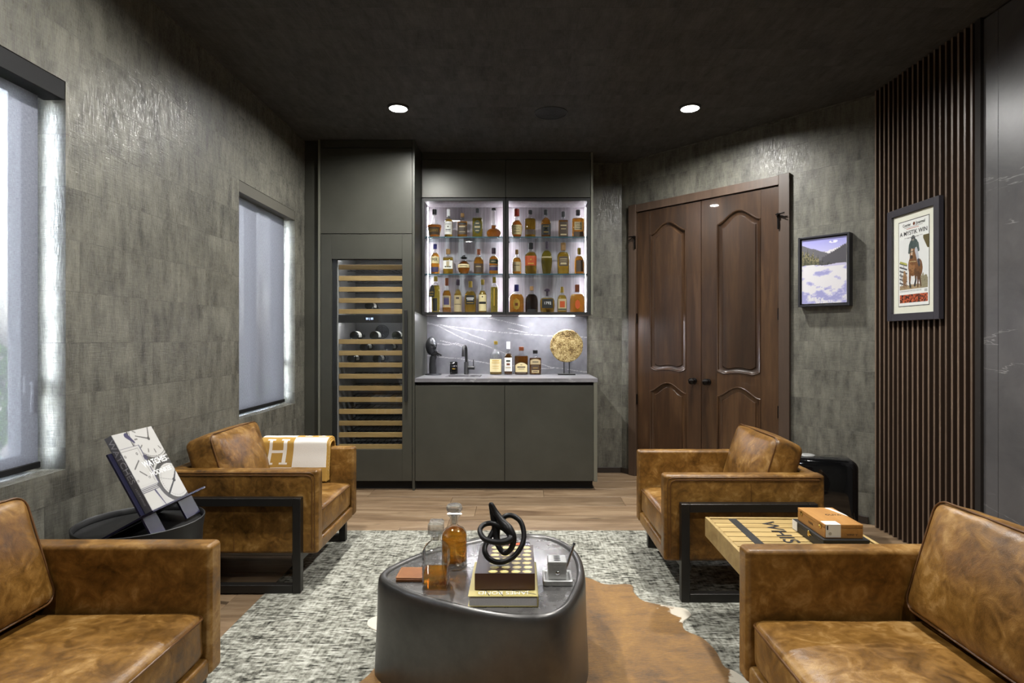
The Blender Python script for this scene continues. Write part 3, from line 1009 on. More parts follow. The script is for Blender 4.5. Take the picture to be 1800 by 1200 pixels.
fan.build('fan_grille', 'black', wf)
OX0, OX1, OZ0, OZ1 = X(-1.551), X(-.972), Z(.336), Z(1.901)
dr = root('door'); dr.parent = wf
MB().rbox(X(-1.641), OX0, 0, .040, Z(.078), Z(2.105), .0015, 1).build('door_frame', 'cab', dr)
MB().rbox(OX1, X(-.892), 0, .040, Z(.078), Z(2.105), .0015, 1).build('door_frame', 'cab', dr)
MB().rbox(OX0, OX1, 0, .040, OZ1, Z(2.105), .0015, 1).build('door_frame', 'cab', dr)
MB().rbox(OX0, OX1, 0, .040, Z(.078), OZ0, .0015, 1).build('door_frame', 'cab', dr)
MB().box(OX0, OX0 + .034, .020, .038, OZ0, OZ1).box(OX0 + .034, OX1, .030, .038, OZ1 - .006, OZ1).build('glass_border', 'blackgap', dr, smooth=False)
MB().box(OX0, OX1, .012, .017, OZ0, OZ1).build('pane', 'glass', dr, smooth=False)
hd = MB().rbox(X(-.947), X(-.923), -.045, -.025, Z(.735), Z(1.482), .004)
hd.rbox(X(-.943), X(-.927), -.026, .001, Z(.78), Z(.80), .002).rbox(X(-.943), X(-.927), -.026, .001, Z(1.42), Z(1.44), .002)
hd.build('handle', 'black', dr)
MB().rbox(XI0 + .001, XI1 - .001, .050, .075, Z(1.379), Z(1.446), .002).build('control_bar', 'blackgap', wf)
dsp = MB().box(X(-1.290), X(-1.215), .0485, .0497, Z(1.400), Z(1.424)).build('display', 'gloss', wf, smooth=False)
lettering('55 | 55', .022, 'display', dsp, (X(-1.2525), .0478, Z(1.412)), (1, 0, 0), (0, 0, 1))
for zz, ya in ((1.953, .050), (1.396, .079)):
    MB().box(XI0 + .01, XI1 - .01, ya, ya + .012, Z(zz) - .006, Z(zz)).build('led_strip', 'led_fridge', wf, smooth=False)
rack0 = None
rack_px = [465, 484.7, 504, 523.7, 543, 596, 616, 637, 657, 678, 698, 719, 739.5, 760, 781]
rack_z = [1.247 + (595 - p) / 211.5 for p in rack_px]          # top of each rack front
for zt in rack_z:
    if rack0 is None:
        rk = MB().rbox(XI0 + .002, XI1 - .002, .060, .080, -.040, 0, .002).build('rack', 'rackwood', wf, (0, 0, Z(zt)))
        wr_ = MB()
        for i in range(10):
            xx = XI0 + .03 + (XI1 - XI0 - .06) * i / 9
            wr_.tube([(xx, .080, -.012), (xx + .012, .30, -.022), (xx, .54, -.012)], .0032, 5)
        for yy in (.30, .54):
            wr_.cyl((XI0 + .004, yy, -.026 if yy < .5 else -.016), (XI1 - .004, yy, -.026 if yy < .5 else -.016), .0036, 5)
        wi = wr_.build('wire_tray', 'black', rk)
        rack0 = (rk, wi)
    else:
        a = rack0[0].copy(); a.location = (0, 0, Z(zt)); COL.objects.link(a)
        b = rack0[1].copy(); b.parent = a; COL.objects.link(b)

def wine_bottle(x, rack, label):
    zt = rack_z[rack]
    w = root('wine_bottle', label, 'bottle', (x, YC + .10, zt - .008 + .0375), group='wine bottles lying in the fridge')
    def spin(prof, name, mat, tilt=0):
        MB().loft([[(r * math.cos(2 * PI * i / 20), yy, r * math.sin(2 * PI * i / 20)) for i in range(20)] for r, yy in prof]).build(name, mat, w)
    spin([(.024, .004), (.033, 0), (.037, .005), (.037, .155), (.034, .175), (.022, .205), (.015, .23), (.0155, .30), (.012, .305)], 'glass', 'winebottle')
    spin([(.0162, .250), (.0165, .303), (.0160, .306)], 'capsule', 'cap_black')
    arcs = MB()
    vs = []; n = 12
    for yy in (.022, .110):
        for i in range(n + 1):
            a = math.radians(-20 + 165 * i / n)
            vs.append((.0376 * math.cos(a), yy, .0376 * math.sin(a)))
    arcs.add(vs, [(i, i + 1, i + n + 2, i + n + 1) for i in range(n)])
    arcs.build('paper_label', 'white', w)
wine_bottle(-1.272, 4, 'wine bottle lying alone just above the fridge display')
wine_bottle(-1.398, 5, 'wine bottle at the left end of the rack below the display')
wine_bottle(-1.232, 5, 'wine bottle in the middle of the rack below the display')
wine_bottle(-1.045, 5, 'wine bottle at the right end of the rack below the display')
wine_bottle(-1.312, 6, 'left wine bottle of the pair two racks below the display')
wine_bottle(-1.105, 6, 'right wine bottle of the pair two racks below the display')
wine_bottle(-1.42, 7, 'left wine bottle of the lowest pair in the fridge')
wine_bottle(-1.205, 7, 'right wine bottle of the lowest pair in the fridge')

# ------------------------------------------------------------------ bar: base cabinet, counter, splashback
bc = root('base_cabinet', 'olive charcoal base cabinet with two flat doors under the bar counter', 'cabinet', (-.12, YC, 0))
X = lambda x: x + .12
MB().rbox(X(-.866), X(-.1325), 0, .02, .078, .862, .0015, 1).build('door', 'cab', bc)
MB().rbox(X(-.1285), X(.598), 0, .02, .078, .862, .0015, 1).build('door', 'cab', bc)
MB().rbox(X(.6005), X(.631), -.002, .63, .072, .888, .0015, 1).build('end_panel', 'cab_edge', bc)
MB().box(X(-.866), X(.599), .045, .60, .076, .70).box(X(-.866), X(.599), .035, .05, .70, .888).build('carcass', 'blackgap', bc, smooth=False)
MB().box(X(-.868), X(.600), .065, .08, 0, .070).build('toe_kick', 'blackgap', bc, smooth=False)

SX0, SX1, SY0, SY1 = -.65, -.345, 4.95, 5.25
ct = MB().box(-.868, SX0, YC - .004, 5.388, .89, .92).box(SX1, .633, YC - .004, 5.388, .89, .92).box(SX0, SX1, YC - .004, SY0, .89, .92).box(SX0, SX1, SY1, 5.388, .89, .92)
tag(ct.build('countertop', 'stone_bar', smooth=False), 'grey veined stone bar counter with a cut-out sink', 'countertop')
bs = MB().box(-.868, .617, 5.389, 5.408, .9205, 1.454).build('splashback', 'stone_bar', smooth=False)
tag(bs, 'grey stone splashback with white veins behind the bar', 'splashback')
VEINS = [[(150, 500), (270, 540), (500, 655), (740, 730), (900, 800)], [(150, 515), (300, 530), (500, 555), (700, 580), (900, 600), (1200, 622), (1630, 640)], [(300, 530), (470, 580), (700, 665)],
         [(720, 460), (900, 500), (1090, 548)], [(900, 560), (1080, 598)], [(130, 672), (200, 690), (280, 700), (360, 708), (420, 695), (520, 718)], [(60, 800), (240, 815), (480, 838), (730, 880), (1000, 905)],
         [(1200, 880), (1300, 915), (1640, 960)], [(1180, 925), (1320, 922)], [(280, 670), (400, 700), (480, 725)]]
def splash(u, v):
    x = -.868 + 1.485 * u; z = .9205 + .5335 * v
    n = fbm(u * 2.8, v, 5, 5); n2 = fbm(u * 2.8 + 4, v + 2, 14, 4)
    C = np.stack([104 + 34 * (n - .5) + 16 * (n2 - .5)] * 3, 1) + np.array([0., 0., 4.])
    wx = x + .006 * (fbm(u * 3, v, 16) - .5); wz = z + .010 * (fbm(u * 3 + 2, v, 12) - .5)
    for k, L in enumerate(VEINS):
        P = [((720 + a / 5.217 - 915) * 5.389 / 1020, 1.247 + (595 - 470 - b / 5.217) * 5.389 / 1020) for a, b in L]
        for p, q in zip(P[:-1], P[1:]):
            for w, c in ((.0055, 118.), (.0016, 168.)):
                mk = seg(wx, wz, p[0], p[1], q[0], q[1], w)
                if w < .003:
                    mk &= fbm(u * 5, v * 2, 20 + k) > .33
                C[mk] = np.maximum(C[mk], c)
    return C
picture_grid('stone_face', 1.485, .5335, 330, 120, splash, 'vcol_gloss', bs, frame_mat((-.1255, 5.3884, 1.18725), (1, 0, 0), (0, 0, 1)))
sk = root('sink', 'small black undermount bar sink in the counter', 'sink', ((SX0 + SX1) / 2, (SY0 + SY1) / 2, .72))
hx, hy = (SX1 - SX0) / 2, (SY1 - SY0) / 2
b = MB().box(-hx, hx, -hy, hy, 0, .006).box(-hx, -hx + .006, -hy, hy, .006, .169).box(hx - .006, hx, -hy, hy, .006, .169).box(-hx + .006, hx - .006, -hy, -hy + .006, .006, .169).box(-hx + .006, hx - .006, hy - .006, hy, .006, .169)
b.build('basin', 'black', sk, smooth=False)
MB().lathe([(.03, .006), (.03, .009), (.02, .007)], 20).build('drain', 'chrome', sk)

# ------------------------------------------------------------------ bar: upper cabinets
YU = 5.087
uc = root('upper_cabinet', 'olive charcoal upper cabinet with two lift doors above the bottle display', 'cabinet', (-.13, YU, 2.482))
X = lambda x: x + .13
MB().rbox(X(-.866), X(-.132), 0, .02, .003, .332, .0015, 1).build('lift_door', 'cab', uc)
MB().rbox(X(-.128), X(.612), 0, .02, .003, .332, .0015, 1).build('lift_door', 'cab', uc)
MB().rbox(X(-.866), X(.612), .004, .024, .336, ZC - .003 - 2.482, .001, 1).build('top_filler', 'cab', uc)
MB().box(X(-.866), X(.612), .03, .30, .004, .33).build('carcass', 'blackgap', uc, smooth=False)
MB().rbox(X(.616), X(.636), -.004, .31, 1.456 - 2.482, ZC - .003 - 2.482, .0015, 1).build('end_panel', 'cab_edge', uc)

SHELF = [2.147, 1.820]
FLOOR_Z = 1.478
for ci, (xa, xb) in enumerate(((-.866, -.132), (-.128, .612))):
    gc = root('display_cabinet', ('left glass-door bottle display cabinet lit from inside', 'right glass-door bottle display cabinet lit from inside')[ci], 'display cabinet', ((xa + xb) / 2, YU, 1.456), group='lit bottle display cabinets')
    h = (xb - xa) / 2; HH = 2.479 - 1.456
    cb = MB().box(-h, h, .022, .30, 0, .020).box(-h, h, .022, .30, HH - .018, HH).box(-h, -h + .016, .022, .30, .020, HH - .018).box(h - .016, h, .022, .30, .020, HH - .018)
    cb.build('carcass', 'panelwood', gc, smooth=False)
    MB().box(-h + .016, h - .016, .285, .30, .020, HH - .018).build('back_panel', 'panelwood', gc, smooth=False)
    d = root('door'); d.parent = gc
    fr = .024
    MB().rbox(-h, -h + fr, 0, .020, 0, HH, .001, 1).rbox(h - fr, h, 0, .020, 0, HH, .001, 1).rbox(-h + fr, h - fr, 0, .020, 0, fr, .001, 1).rbox(-h + fr, h - fr, 0, .020, HH - fr, HH, .001, 1).build('door_frame', 'black', d, smooth=False)
    MB().box(-h + fr, h - fr, .008, .012, fr, HH - fr).build('pane', 'glass', d, smooth=False)
    for zs in SHELF:
        zz = zs - 1.456
        sg_ = MB().box(-h + .018, h - .018, .037, .28, zz - .008, zz).build('glass_shelf', 'shelfglass', gc, smooth=False)
        MB().box(-h + .018, h - .018, .0355, .0368, zz - .008, zz).build('shelf_edge', 'shelfedge', sg_, smooth=False)
        for px, py in ((-h + .022, .05), (h - .022, .05), (-h + .022, .26), (h - .022, .26)):
            MB().cyl((px - .006, py, zz - .013), (px + .006, py, zz - .013), .0045, 8).build('shelf_pin', 'black', gc)
    for sx in (-1, 1):
        MB().box(sx * (h - .0165) - (.003 if sx > 0 else 0), sx * (h - .0165) + (.003 if sx < 0 else 0), .222, .230, .03, HH - .03).build('led_strip', 'led_soft', gc, smooth=False)
for xa, xb, lb in ((-.741, -.269, 'left under-cabinet light bar above the sink'), (-.010, .482, 'right under-cabinet light bar above the golden disc')):
    ub = root('light_bar', lb, 'light', ((xa + xb) / 2, 5.21, 1.4555), group='under-cabinet light bars')
    h = (xb - xa) / 2
    MB().box(-h - .01, h + .01, -.016, .016, -.004, 0).build('housing', 'cap_white', ub, smooth=False)
    MB().box(-h, h, -.011, .011, -.0065, -.0042).build('diffuser', 'led', ub, smooth=False)
# ------------------------------------------------------------------ spirit bottles
PROF = {
 'round': [(0, .90), (.012, 1), (.50, 1), (.57, .98), (.63, .86), (.67, .66), (.71, .44), (.76, .36), (1, .33)],
 'rect':  [(0, .95), (.015, 1), (.64, 1), (.675, .97), (.695, .82), (.71, .5), (.73, .36), (.80, .33), (1, .31)],
 'dome':  [(0, .92), (.02, 1), (.42, 1), (.52, .97), (.60, .88), (.66, .72), (.70, .52), (.73, .32), (.78, .26), (1, .24)],
 'onion': [(0, .62), (.02, .72), (.09, .95), (.15, 1), (.21, .98), (.27, .84), (.31, .56), (.34, .36), (.40, .32), (.44, .36), (.47, .28), (.75, .20), (.97, .19), (1, .21)],
 'giant': [(0, .60), (.02, .68), (.38, .97), (.42, 1), (.445, .96), (.47, .70), (.50, .44), (.55, .40), (.60, .42), (.65, .34), (.70, .24), (1, .23)],
 'oval':  [(0, .66), (.02, .70), (.2, .88), (.38, 1), (.52, .98), (.62, .84), (.69, .60), (.73, .36), (.77, .24), (1, .22)],
 'tall':  [(0, .95), (.01, 1), (.68, 1), (.74, .92), (.79, .66), (.83, .46), (.87, .40), (1, .37)],
 'slim':  [(0, .93), (.012, 1), (.46, 1), (.54, .96), (.62, .72), (.70, .45), (.76, .38), (1, .34)],
 'pot':   [(0, .58), (.03, .66), (.2, .92), (.34, 1), (.43, .97), (.53, .74), (.60, .46), (.65, .36), (1, .33)],
 'taper': [(0, .90), (.015, 1), (.30, 1.0), (.55, 1.04), (.62, .98), (.68, .80), (.72, .5), (.76, .37), (1, .34)],
 'squat': [(0, .86), (.03, .94), (.35, 1), (.52, .97), (.60, .86), (.645, .55), (.665, .24), (.72, .20), (1, .2)],
}
def prof_at(P, t):
    for (a, ra), (b, rb) in zip(P[:-1], P[1:]):
        if t <= b:
            return ra + (rb - ra) * (t - a) / max(1e-6, b - a)
    return P[-1][1]

def bottle(x, y, z, W, H, prof, liq, cap, label_, group, depth=1.0, n_exp=2.0, fill=.62, cap_from=.80, cap_w=1.12, labels=(), words=(), stopper=None, glass='bottleglass', collar=None):
    """W: body width, H: full height with cap (metres); labels: (z0, z1, half-angle deg, material, name)"""
    b = root('spirit_bottle', label_, 'bottle', (x, y, z), group=group)
    P = PROF[prof]; a0 = W / 2; N = 32
    neck = P[-1][1] * a0
    def half(t, off=0.0):
        r = prof_at(P, t) * a0
        k = min(1.0, max(0.0, (r - neck) / max(1e-6, a0 - neck)))
        dd = 1.0 + (depth - 1.0) * k
        return max(.0015, r + off), max(.0015, r * dd + off), 2.0 + (n_exp - 2.0) * k
    def ring(t, off=0.0, z_=None):
        a, bb, n = half(t, off)
        out = []
        for i in range(N):
            th = 2 * PI * i / N
            c, s = math.cos(th), math.sin(th)
            out.append((math.copysign(abs(c) ** (2 / n), c) * a, math.copysign(abs(s) ** (2 / n), s) * bb, H * t if z_ is None else z_))
        return out
    ts = sorted(set([t for t, r in P] + [(P[i][0] + P[i + 1][0]) / 2 for i in range(len(P) - 1)]))
    MB().loft([ring(t) for t in ts if t <= cap_from + .12]).build('glass', glass, b, angle=50)
    lt = [t for t in ts if .03 < t < fill] + [fill]
    MB().loft([ring(.022, -.004)] + [ring(t, -.0022) for t in lt]).build('liquid', liq, b, angle=50)
    r = neck * cap_w + .001
    if stopper == 'mushroom':
        MB().lathe([(neck * .9, cap_from * H), (neck * .9, .88 * H), (neck * 2.0, .90 * H), (neck * 2.1, .95 * H), (neck * 1.2, H), (.001, H * 1.002)], 20).build('stopper', cap, b)
    elif stopper == 'horse':
        m_ = MB().lathe([(r * .9, cap_from * H), (r, cap_from * H + .004), (r * 1.5, (cap_from + .05) * H), (r * 1.2, (cap_from + .09) * H), (.002, (cap_from + .10) * H)], 18)
        zt = (cap_from + .10) * H
        m_.tube([(-.011, 0, zt + .010), (.004, 0, zt + .011), (.012, 0, zt + .018)], [.004, .0048, .0028], 8)
        for lx, l2 in ((-.012, -.019), (-.008, -.012), (.003, .010), (.006, .016)):
            m_.tube([(lx, 0, zt + .009), (l2, 0, zt - .001)], [.002, .0012], 6)
        m_.build('stopper', 'doormetal', b)
    else:
        MB().lathe([(r * .98, cap_from * H), (r, cap_from * H + .002), (r * (1.02 if cap_w < 1.5 else .8), H - .003), (r * .85, H), (.001, H)], 20).build('cap', cap, b)
    if collar:
        MB().lathe([(neck * 1.04 + .0006, (cap_from - .075) * H), (neck * 1.04 + .0006, (cap_from - .02) * H)], 20, cap0=False, cap1=False).build('neck_band', collar, b)
    def front(xx, zz, off):
        a, bb, n = half(zz / H)
        q = min(.999, abs(xx) / a)
        return -(bb * (1 - q ** n) ** (1 / n) + off)
    for li, (z0, z1, w, mat, *shape) in enumerate(labels):
        vs = []; nx, nz = 14, 8
        arched = shape and shape[0] == 'arch'
        ovl = shape and shape[0] == 'oval'
        for k in range(nz + 1):
            for i in range(nx + 1):
                u = -1 + 2 * i / nx; v = k / nz
                zz = H * (z0 + (z1 - z0) * v)
                if arched:
                    zz = H * (z0 + (z1 - z0) * v * (1 - .28 * u * u))
                xw = w
                if ovl:
                    xw = w * math.sqrt(max(.02, 1 - (2 * v - 1) ** 2))
                xx = u * xw * a0
                vs.append((xx, front(xx, zz, .0009), zz))
        lo = MB().add(vs, [(k * (nx + 1) + i, k * (nx + 1) + i + 1, (k + 1) * (nx + 1) + i + 1, (k + 1) * (nx + 1) + i) for k in range(nz) for i in range(nx)]).build('paper_label', mat, b)
        for wd in words:
            if wd[0] == li:
                _, s, fz, size, wid, ink = wd
                if s == '-':
                    tm = MB().box(-wid * a0, wid * a0, -.0003, .0003, -size * H / 2, size * H / 2)
                    vs2 = []
                    for k in range(9):
                        xx = -wid * a0 + 2 * wid * a0 * k / 8
                        for dz in (-size * H / 2, size * H / 2):
                            zz = H * fz + dz
                            vs2.append((xx, front(xx, zz, .0016), zz))
                    tm = MB().add(vs2, [(2 * k, 2 * k + 2, 2 * k + 3, 2 * k + 1) for k in range(8)])
                    tm.build('label_mark', ink, lo, smooth=False)
                else:
                    tm = text_mesh(s, size * H, .0002, .0, wid * 2 * a0)
                    tm.v = [(px, front(px, pz + H * fz, .0014) + py, pz + H * fz) for px, py, pz in tm.v]
                    tm.build('lettering', ink, lo, smooth=False)
    return b

S = 1020 / 5.22
def bx(px): return (px - 915) / S
Z1, Z2, Z3 = SHELF[0] + .0005, SHELF[1] + .0005, FLOOR_Z - .0015
G1, G2, G3 = 'bottles on the top display shelf', 'bottles on the middle display shelf', 'bottles on the bottom display shelf'
YBt = 5.215
def BT(px, z, wpx, hpx, *a, **k):
    return bottle(bx(px), YBt, z, wpx / S, hpx / S, *a, **k)
# top shelf, left cabinet
BT(764, Z1, 25, 51, 'giant', 'brown', 'cap_black', 'squat tapered whisky bottle with gold GIANT lettering, top shelf far left', G1, fill=.44, cap_from=.82, cap_w=1.25,
   labels=((.10, .36, .78, 'lbl_brown'),), words=((0, 'GIANT', .24, .14, .62, 'inkgold'),))
BT(788.5, Z1, 14.5, 51, 'round', 'gold', 'cap_white', 'slim bottle with white cap and white label reading JIM BEAM', G1, fill=.66, cap_from=.76, cap_w=1.2,
   labels=((.12, .56, .88, 'white'),), words=((0, 'JIM BEAM', .47, .06, .7, 'ink'), (0, '-', .38, .05, .16, 'lbl_brown'), (0, '-', .28, .025, .6, 'ink'), (0, '-', .23, .015, .6, 'ink')))
BT(813, Z1, 17.5, 44, 'rect', 'amber', 'cork', 'bottle with dark brown label and clear cork stopper, third on the top shelf', G1, depth=.7, n_exp=3, fill=.66, cap_from=.84,
   labels=((.14, .50, .92, 'lbl_brown'), (.52, .60, .8, 'lbl_black')), words=((0, '-', .45, .05, .6, 'beige'), (0, '-', .24, .02, .6, 'beige')))
BT(839.5, Z1, 18, 52.5, 'rect', 'olive', 'cap_black', 'square olive bottle with dark oval label, top shelf of the left cabinet', G1, depth=.75, n_exp=5, fill=.66, cap_from=.86,
   labels=((.14, .58, .72, 'lbl_green', 'oval'),), words=((0, '-', .48, .035, .35, 'beige'), (0, '-', .36, .06, .52, 'beige'), (0, '-', .24, .035, .35, 'beige')))
BT(868, Z1, 26, 53, 'onion', 'brown', 'cap_black', 'onion-shaped decanter bottle with a long thin neck', G1, fill=.42, cap_from=.93, cap_w=1.3)
# top shelf, right cabinet
BT(908.5, Z1, 20, 51.5, 'pot', 'brown', 'cap_red', 'bottle with red wax cap and cream label reading Maker\'s Mark', G1, fill=.60, cap_from=.76, cap_w=1.25, depth=.75,
   labels=((.12, .44, .86, 'cream'),), words=((0, "Maker's", .37, .07, .6, 'ink'), (0, 'Mark', .29, .07, .45, 'ink'), (0, '-', .2, .015, .5, 'ink')))
BT(932, Z1, 19, 49.5, 'rect', 'gold', 'cap_black', 'rounded slab bottle without label and an amber base, top shelf', G1, depth=.6, n_exp=3.4, fill=.70, cap_from=.86,
   labels=((.12, .30, .9, 'lbl_brown'),))
BT(959.5, Z1, 17, 50, 'round', 'amber', 'cap_black', 'bottle with black label and green-gold crest in the top shelf centre', G1, n_exp=4, depth=.85, fill=.72, cap_from=.82,
   labels=((.10, .47, .94, 'lbl_black'),), words=((0, 'JIM BEAM', .40, .05, .55, 'inkgold'), (0, '-', .32, .06, .2, 'olive'), (0, '-', .20, .015, .5, 'inkgold')))
BT(990, Z1, 17, 47, 'rect', 'amber', 'cap_black', 'square-shouldered bottle with black cap and dark grey label, top shelf', G1, depth=.8, n_exp=5, fill=.66, cap_from=.80,
   labels=((.06, .60, .82, 'lbl_brown'),), words=((0, '-', .46, .045, .6, 'beige'), (0, '-', .33, .03, .5, 'beige'), (0, '-', .12, .05, .6, 'beige')))
BT(1016, Z1, 21, 50, 'rect', 'amber', 'cap_black', 'broad square bottle with beige KNOB label, top shelf far right', G1, depth=.6, n_exp=6, fill=.69, cap_from=.80,
   labels=((.27, .56, .66, 'beige'), (.05, .22, .80, 'lbl_brown')), words=((0, 'KNOB', .49, .10, .46, 'ink'), (0, 'CREEK', .40, .07, .36, 'ink'), (0, '-', .32, .02, .5, 'lbl_brown')))
# middle shelf, left cabinet
BT(765, Z2, 15.5, 54, 'round', 'amber', 'cap_blue', 'bottle with blue cap and cream label reading MR', G2, fill=.70, cap_from=.84,
   labels=((.36, .58, .94, 'cream'), (.08, .24, .88, 'lbl_purple')), words=((0, 'MR', .47, .17, .68, 'ink'),))
BT(788, Z2, 18, 45, 'rect', 'gold', 'cork', 'square bottle with pale split label on the middle shelf', G2, depth=.75, n_exp=5, fill=.66, cap_from=.80, cap_w=1.3,
   labels=((.22, .54, .92, 'white'),), words=((0, '-', .40, .24, .28, 'beige'), (0, '-', .30, .05, .6, 'lbl_green')))
BT(815.5, Z2, 22, 39, 'pot', 'brown', 'doormetal', 'round pot-bellied bottle with a running horse stopper', G2, fill=.60, cap_from=.70, stopper='horse',
   labels=((.30, .46, .92, 'cream'),), words=((0, '-', .38, .03, .6, 'lbl_brown'),))
BT(841.5, Z2, 18, 45, 'dome', 'amber', 'cap_copper', 'round-shouldered bottle with copper capsule and dark label', G2, fill=.68, cap_from=.78, cap_w=1.35,
   labels=((.06, .42, .88, 'lbl_brown'),), words=((0, '-', .30, .03, .5, 'beige'),))
BT(868, Z2, 17, 47, 'round', 'amber', 'cap_purple', 'bottle with purple-black cap, green and violet labels', G2, fill=.69, cap_from=.78, cap_w=1.3,
   labels=((.40, .56, .86, 'lbl_green'), (.14, .34, .9, 'lbl_purple')), words=((0, '-', .48, .02, .5, 'beige'), (1, '-', .30, .03, .8, 'beige')))
# middle shelf, right cabinet
BT(908.5, Z2, 16, 44, 'dome', 'amber', 'cork', 'small bottle with clear cork stopper, left end of the right middle shelf', G2, fill=.68, cap_from=.82, cap_w=1.3,
   labels=((.12, .50, .84, 'beige'),), words=((0, '-', .36, .03, .6, 'lbl_brown'),))
BT(933, Z2, 20.5, 56, 'taper', 'gold', 'cap_black', 'tall bottle with a bright orange label on the middle shelf', G2, depth=.75, fill=.70, cap_from=.80, cap_w=1.2,
   labels=((.28, .58, .97, 'lbl_orange'),), words=((0, '-', .46, .05, .14, 'inkgold'), (0, '-', .34, .03, .5, 'inkgold')))
BT(961, Z2, 19.5, 58.5, 'oval', 'olive', 'cap_purple', 'egg-shaped golden bottle with thin neck on the middle shelf', G2, depth=.6, fill=.72, cap_from=.78, cap_w=1.2,
   labels=((.50, .54, .9, 'beige'),))
BT(990, Z2, 21, 56, 'taper', 'gold', 'cork', 'broad-shouldered bottle with brown label and cork, right middle shelf', G2, depth=.7, fill=.70, cap_from=.76, cap_w=1.2,
   labels=((.26, .56, .74, 'lbl_brown'),), words=((0, '-', .48, .02, .6, 'beige'), (0, '-', .42, .015, .6, 'beige'), (0, '-', .34, .06, .5, 'beige')))
BT(1018, Z2, 17, 47, 'dome', 'amber', 'cap_gold', 'bottle with gold-green cap at the right end of the middle shelf', G2, fill=.68, cap_from=.76, cap_w=1.35,
   labels=((.10, .52, .66, 'lbl_brown'),))
# bottom shelf, left cabinet
b11 = BT(766, Z3, 15, 64.5, 'tall', 'olive', 'cap_gold', 'tall bottle with a black LFG tag hung on its neck', G3, fill=.75, cap_from=.86,
   labels=((.05, .40, .5, 'lbl_black'),))
BT(785.5, Z3, 15.5, 61.5, 'slim', 'amber', 'cap_copper', 'bottle with white and violet picture label and copper cap', G3, fill=.64, cap_from=.78,
   labels=((.16, .49, .86, 'beige'),), words=((0, '-', .33, .20, .62, 'lbl_purple'), (0, '-', .45, .02, .6, 'ink')))
BT(805, Z3, 14, 59, 'slim', 'gold', 'cap_purple', 'slender bottle with dark cap and pale beige label', G3, fill=.70, cap_from=.82, cap_w=1.35,
   labels=((.04, .52, .92, 'beige'),), words=((0, '-', .44, .06, .4, 'lbl_brown'), (0, '-', .26, .015, .8, 'lbl_brown')))
BT(827, Z3, 21, 56, 'dome', 'gold', 'cap_gold', 'broad bottle with black label and gold cap, bottom shelf', G3, depth=.7, fill=.68, cap_from=.80, cap_w=1.25,
   labels=((.27, .55, .72, 'lbl_black'),), words=((0, '-', .46, .03, .6, 'inkwhite'), (0, '-', .41, .02, .5, 'inkwhite'), (0, '-', .32, .015, .55, 'inkgold')))
BT(848.5, Z3, 15, 59, 'slim', 'gold', 'cap_gold', 'bottle with cream label crossed by a row of black squares', G3, fill=.66, cap_from=.84,
   labels=((.06, .54, .88, 'cream'),), words=((0, '-', .30, .065, .8, 'ink'), (0, '-', .48, .04, .14, 'ink')))
BT(869, Z3, 13.5, 63, 'tall', 'olive', 'cap_gold', 'tall slim olive cylinder bottle at the right of the left cabinet', G3, fill=.72, cap_from=.84,
   labels=((.2, .68, .12, 'inkgold'),))
# bottom shelf, right cabinet
BT(908, Z3, 26, 50, 'dome', 'amber', 'cap_blue', 'wide domed flask with gold figure and blue neck ribbon', G3, depth=.55, n_exp=2.6, fill=.66, cap_from=.76, cap_w=1.2,
   labels=((.12, .50, .46, 'inkgold', 'oval'),), words=((0, '-', .30, .10, .2, 'cap_copper'), (0, '-', .16, .03, .3, 'inkgold')))
BT(934.5, Z3, 22.5, 47, 'dome', 'darkliq', 'cork', 'opaque black domed bottle on the bottom shelf', G3, depth=.7, fill=.70, cap_from=.84, glass='bottleglass',
   labels=((.04, .14, .7, 'lbl_black'),))
BT(962, Z3, 26, 42.5, 'squat', 'gold', 'cap_purple', 'squat flask with black label reading 1792 and mushroom stopper', G3, depth=.5, n_exp=2.6, fill=.62, cap_from=.70, stopper='mushroom',
   labels=((.20, .58, .74, 'lbl_black'),), words=((0, '1792', .40, .16, .45, 'inkwhite'),))
BT(988, Z3, 17.5, 46, 'dome', 'gold', 'cap_gold', 'small bottle with round orange label and gold cap', G3, depth=.6, n_exp=2.6, fill=.68, cap_from=.78, cap_w=1.5,
   labels=((.10, .54, .82, 'beige'),), words=((0, '-', .33, .24, .5, 'lbl_orange'), (0, '-', .14, .05, .8, 'lbl_green')))
BT(1014.5, Z3, 26, 50, 'dome', 'amber', 'cap_copper', 'wide domed flask with orange horse design and copper capsule', G3, depth=.55, n_exp=2.6, fill=.66, cap_from=.74, cap_w=1.2,
   labels=((.14, .46, .34, 'lbl_orange', 'oval'),))
# the black tag on the tall bottle
tg = root('neck_tag', 'black cloth tag reading LFG hung on the tall bottle\'s neck', 'tag', (bx(763), YBt - .047, Z3 + .165), rz=-.1)
tb = MB().prism([(-.042, -.02), (.008, -.028), (.016, .035), (.006, .075), (-.006, .085), (-.022, .07), (-.034, .03)], -.006, .004).build('tag_body', 'lbl_black', tg, smooth=False)
lettering('LFG', .022, 'inkgold', tb, (-.014, -.0066, .018), (1, 0, .1), (-.1, 0, 1))
MB().box(-.034, .002, -.0066, -.006, -.008, -.003).build('tag_stripe', 'inkgold', tb, smooth=False)
MB().tube([(-.006, .002, .08), (.004, .02, .098), (.018, .045, .10), (.03, .05, .092)], .0018, 6).build('cord', 'lbl_black', tg)

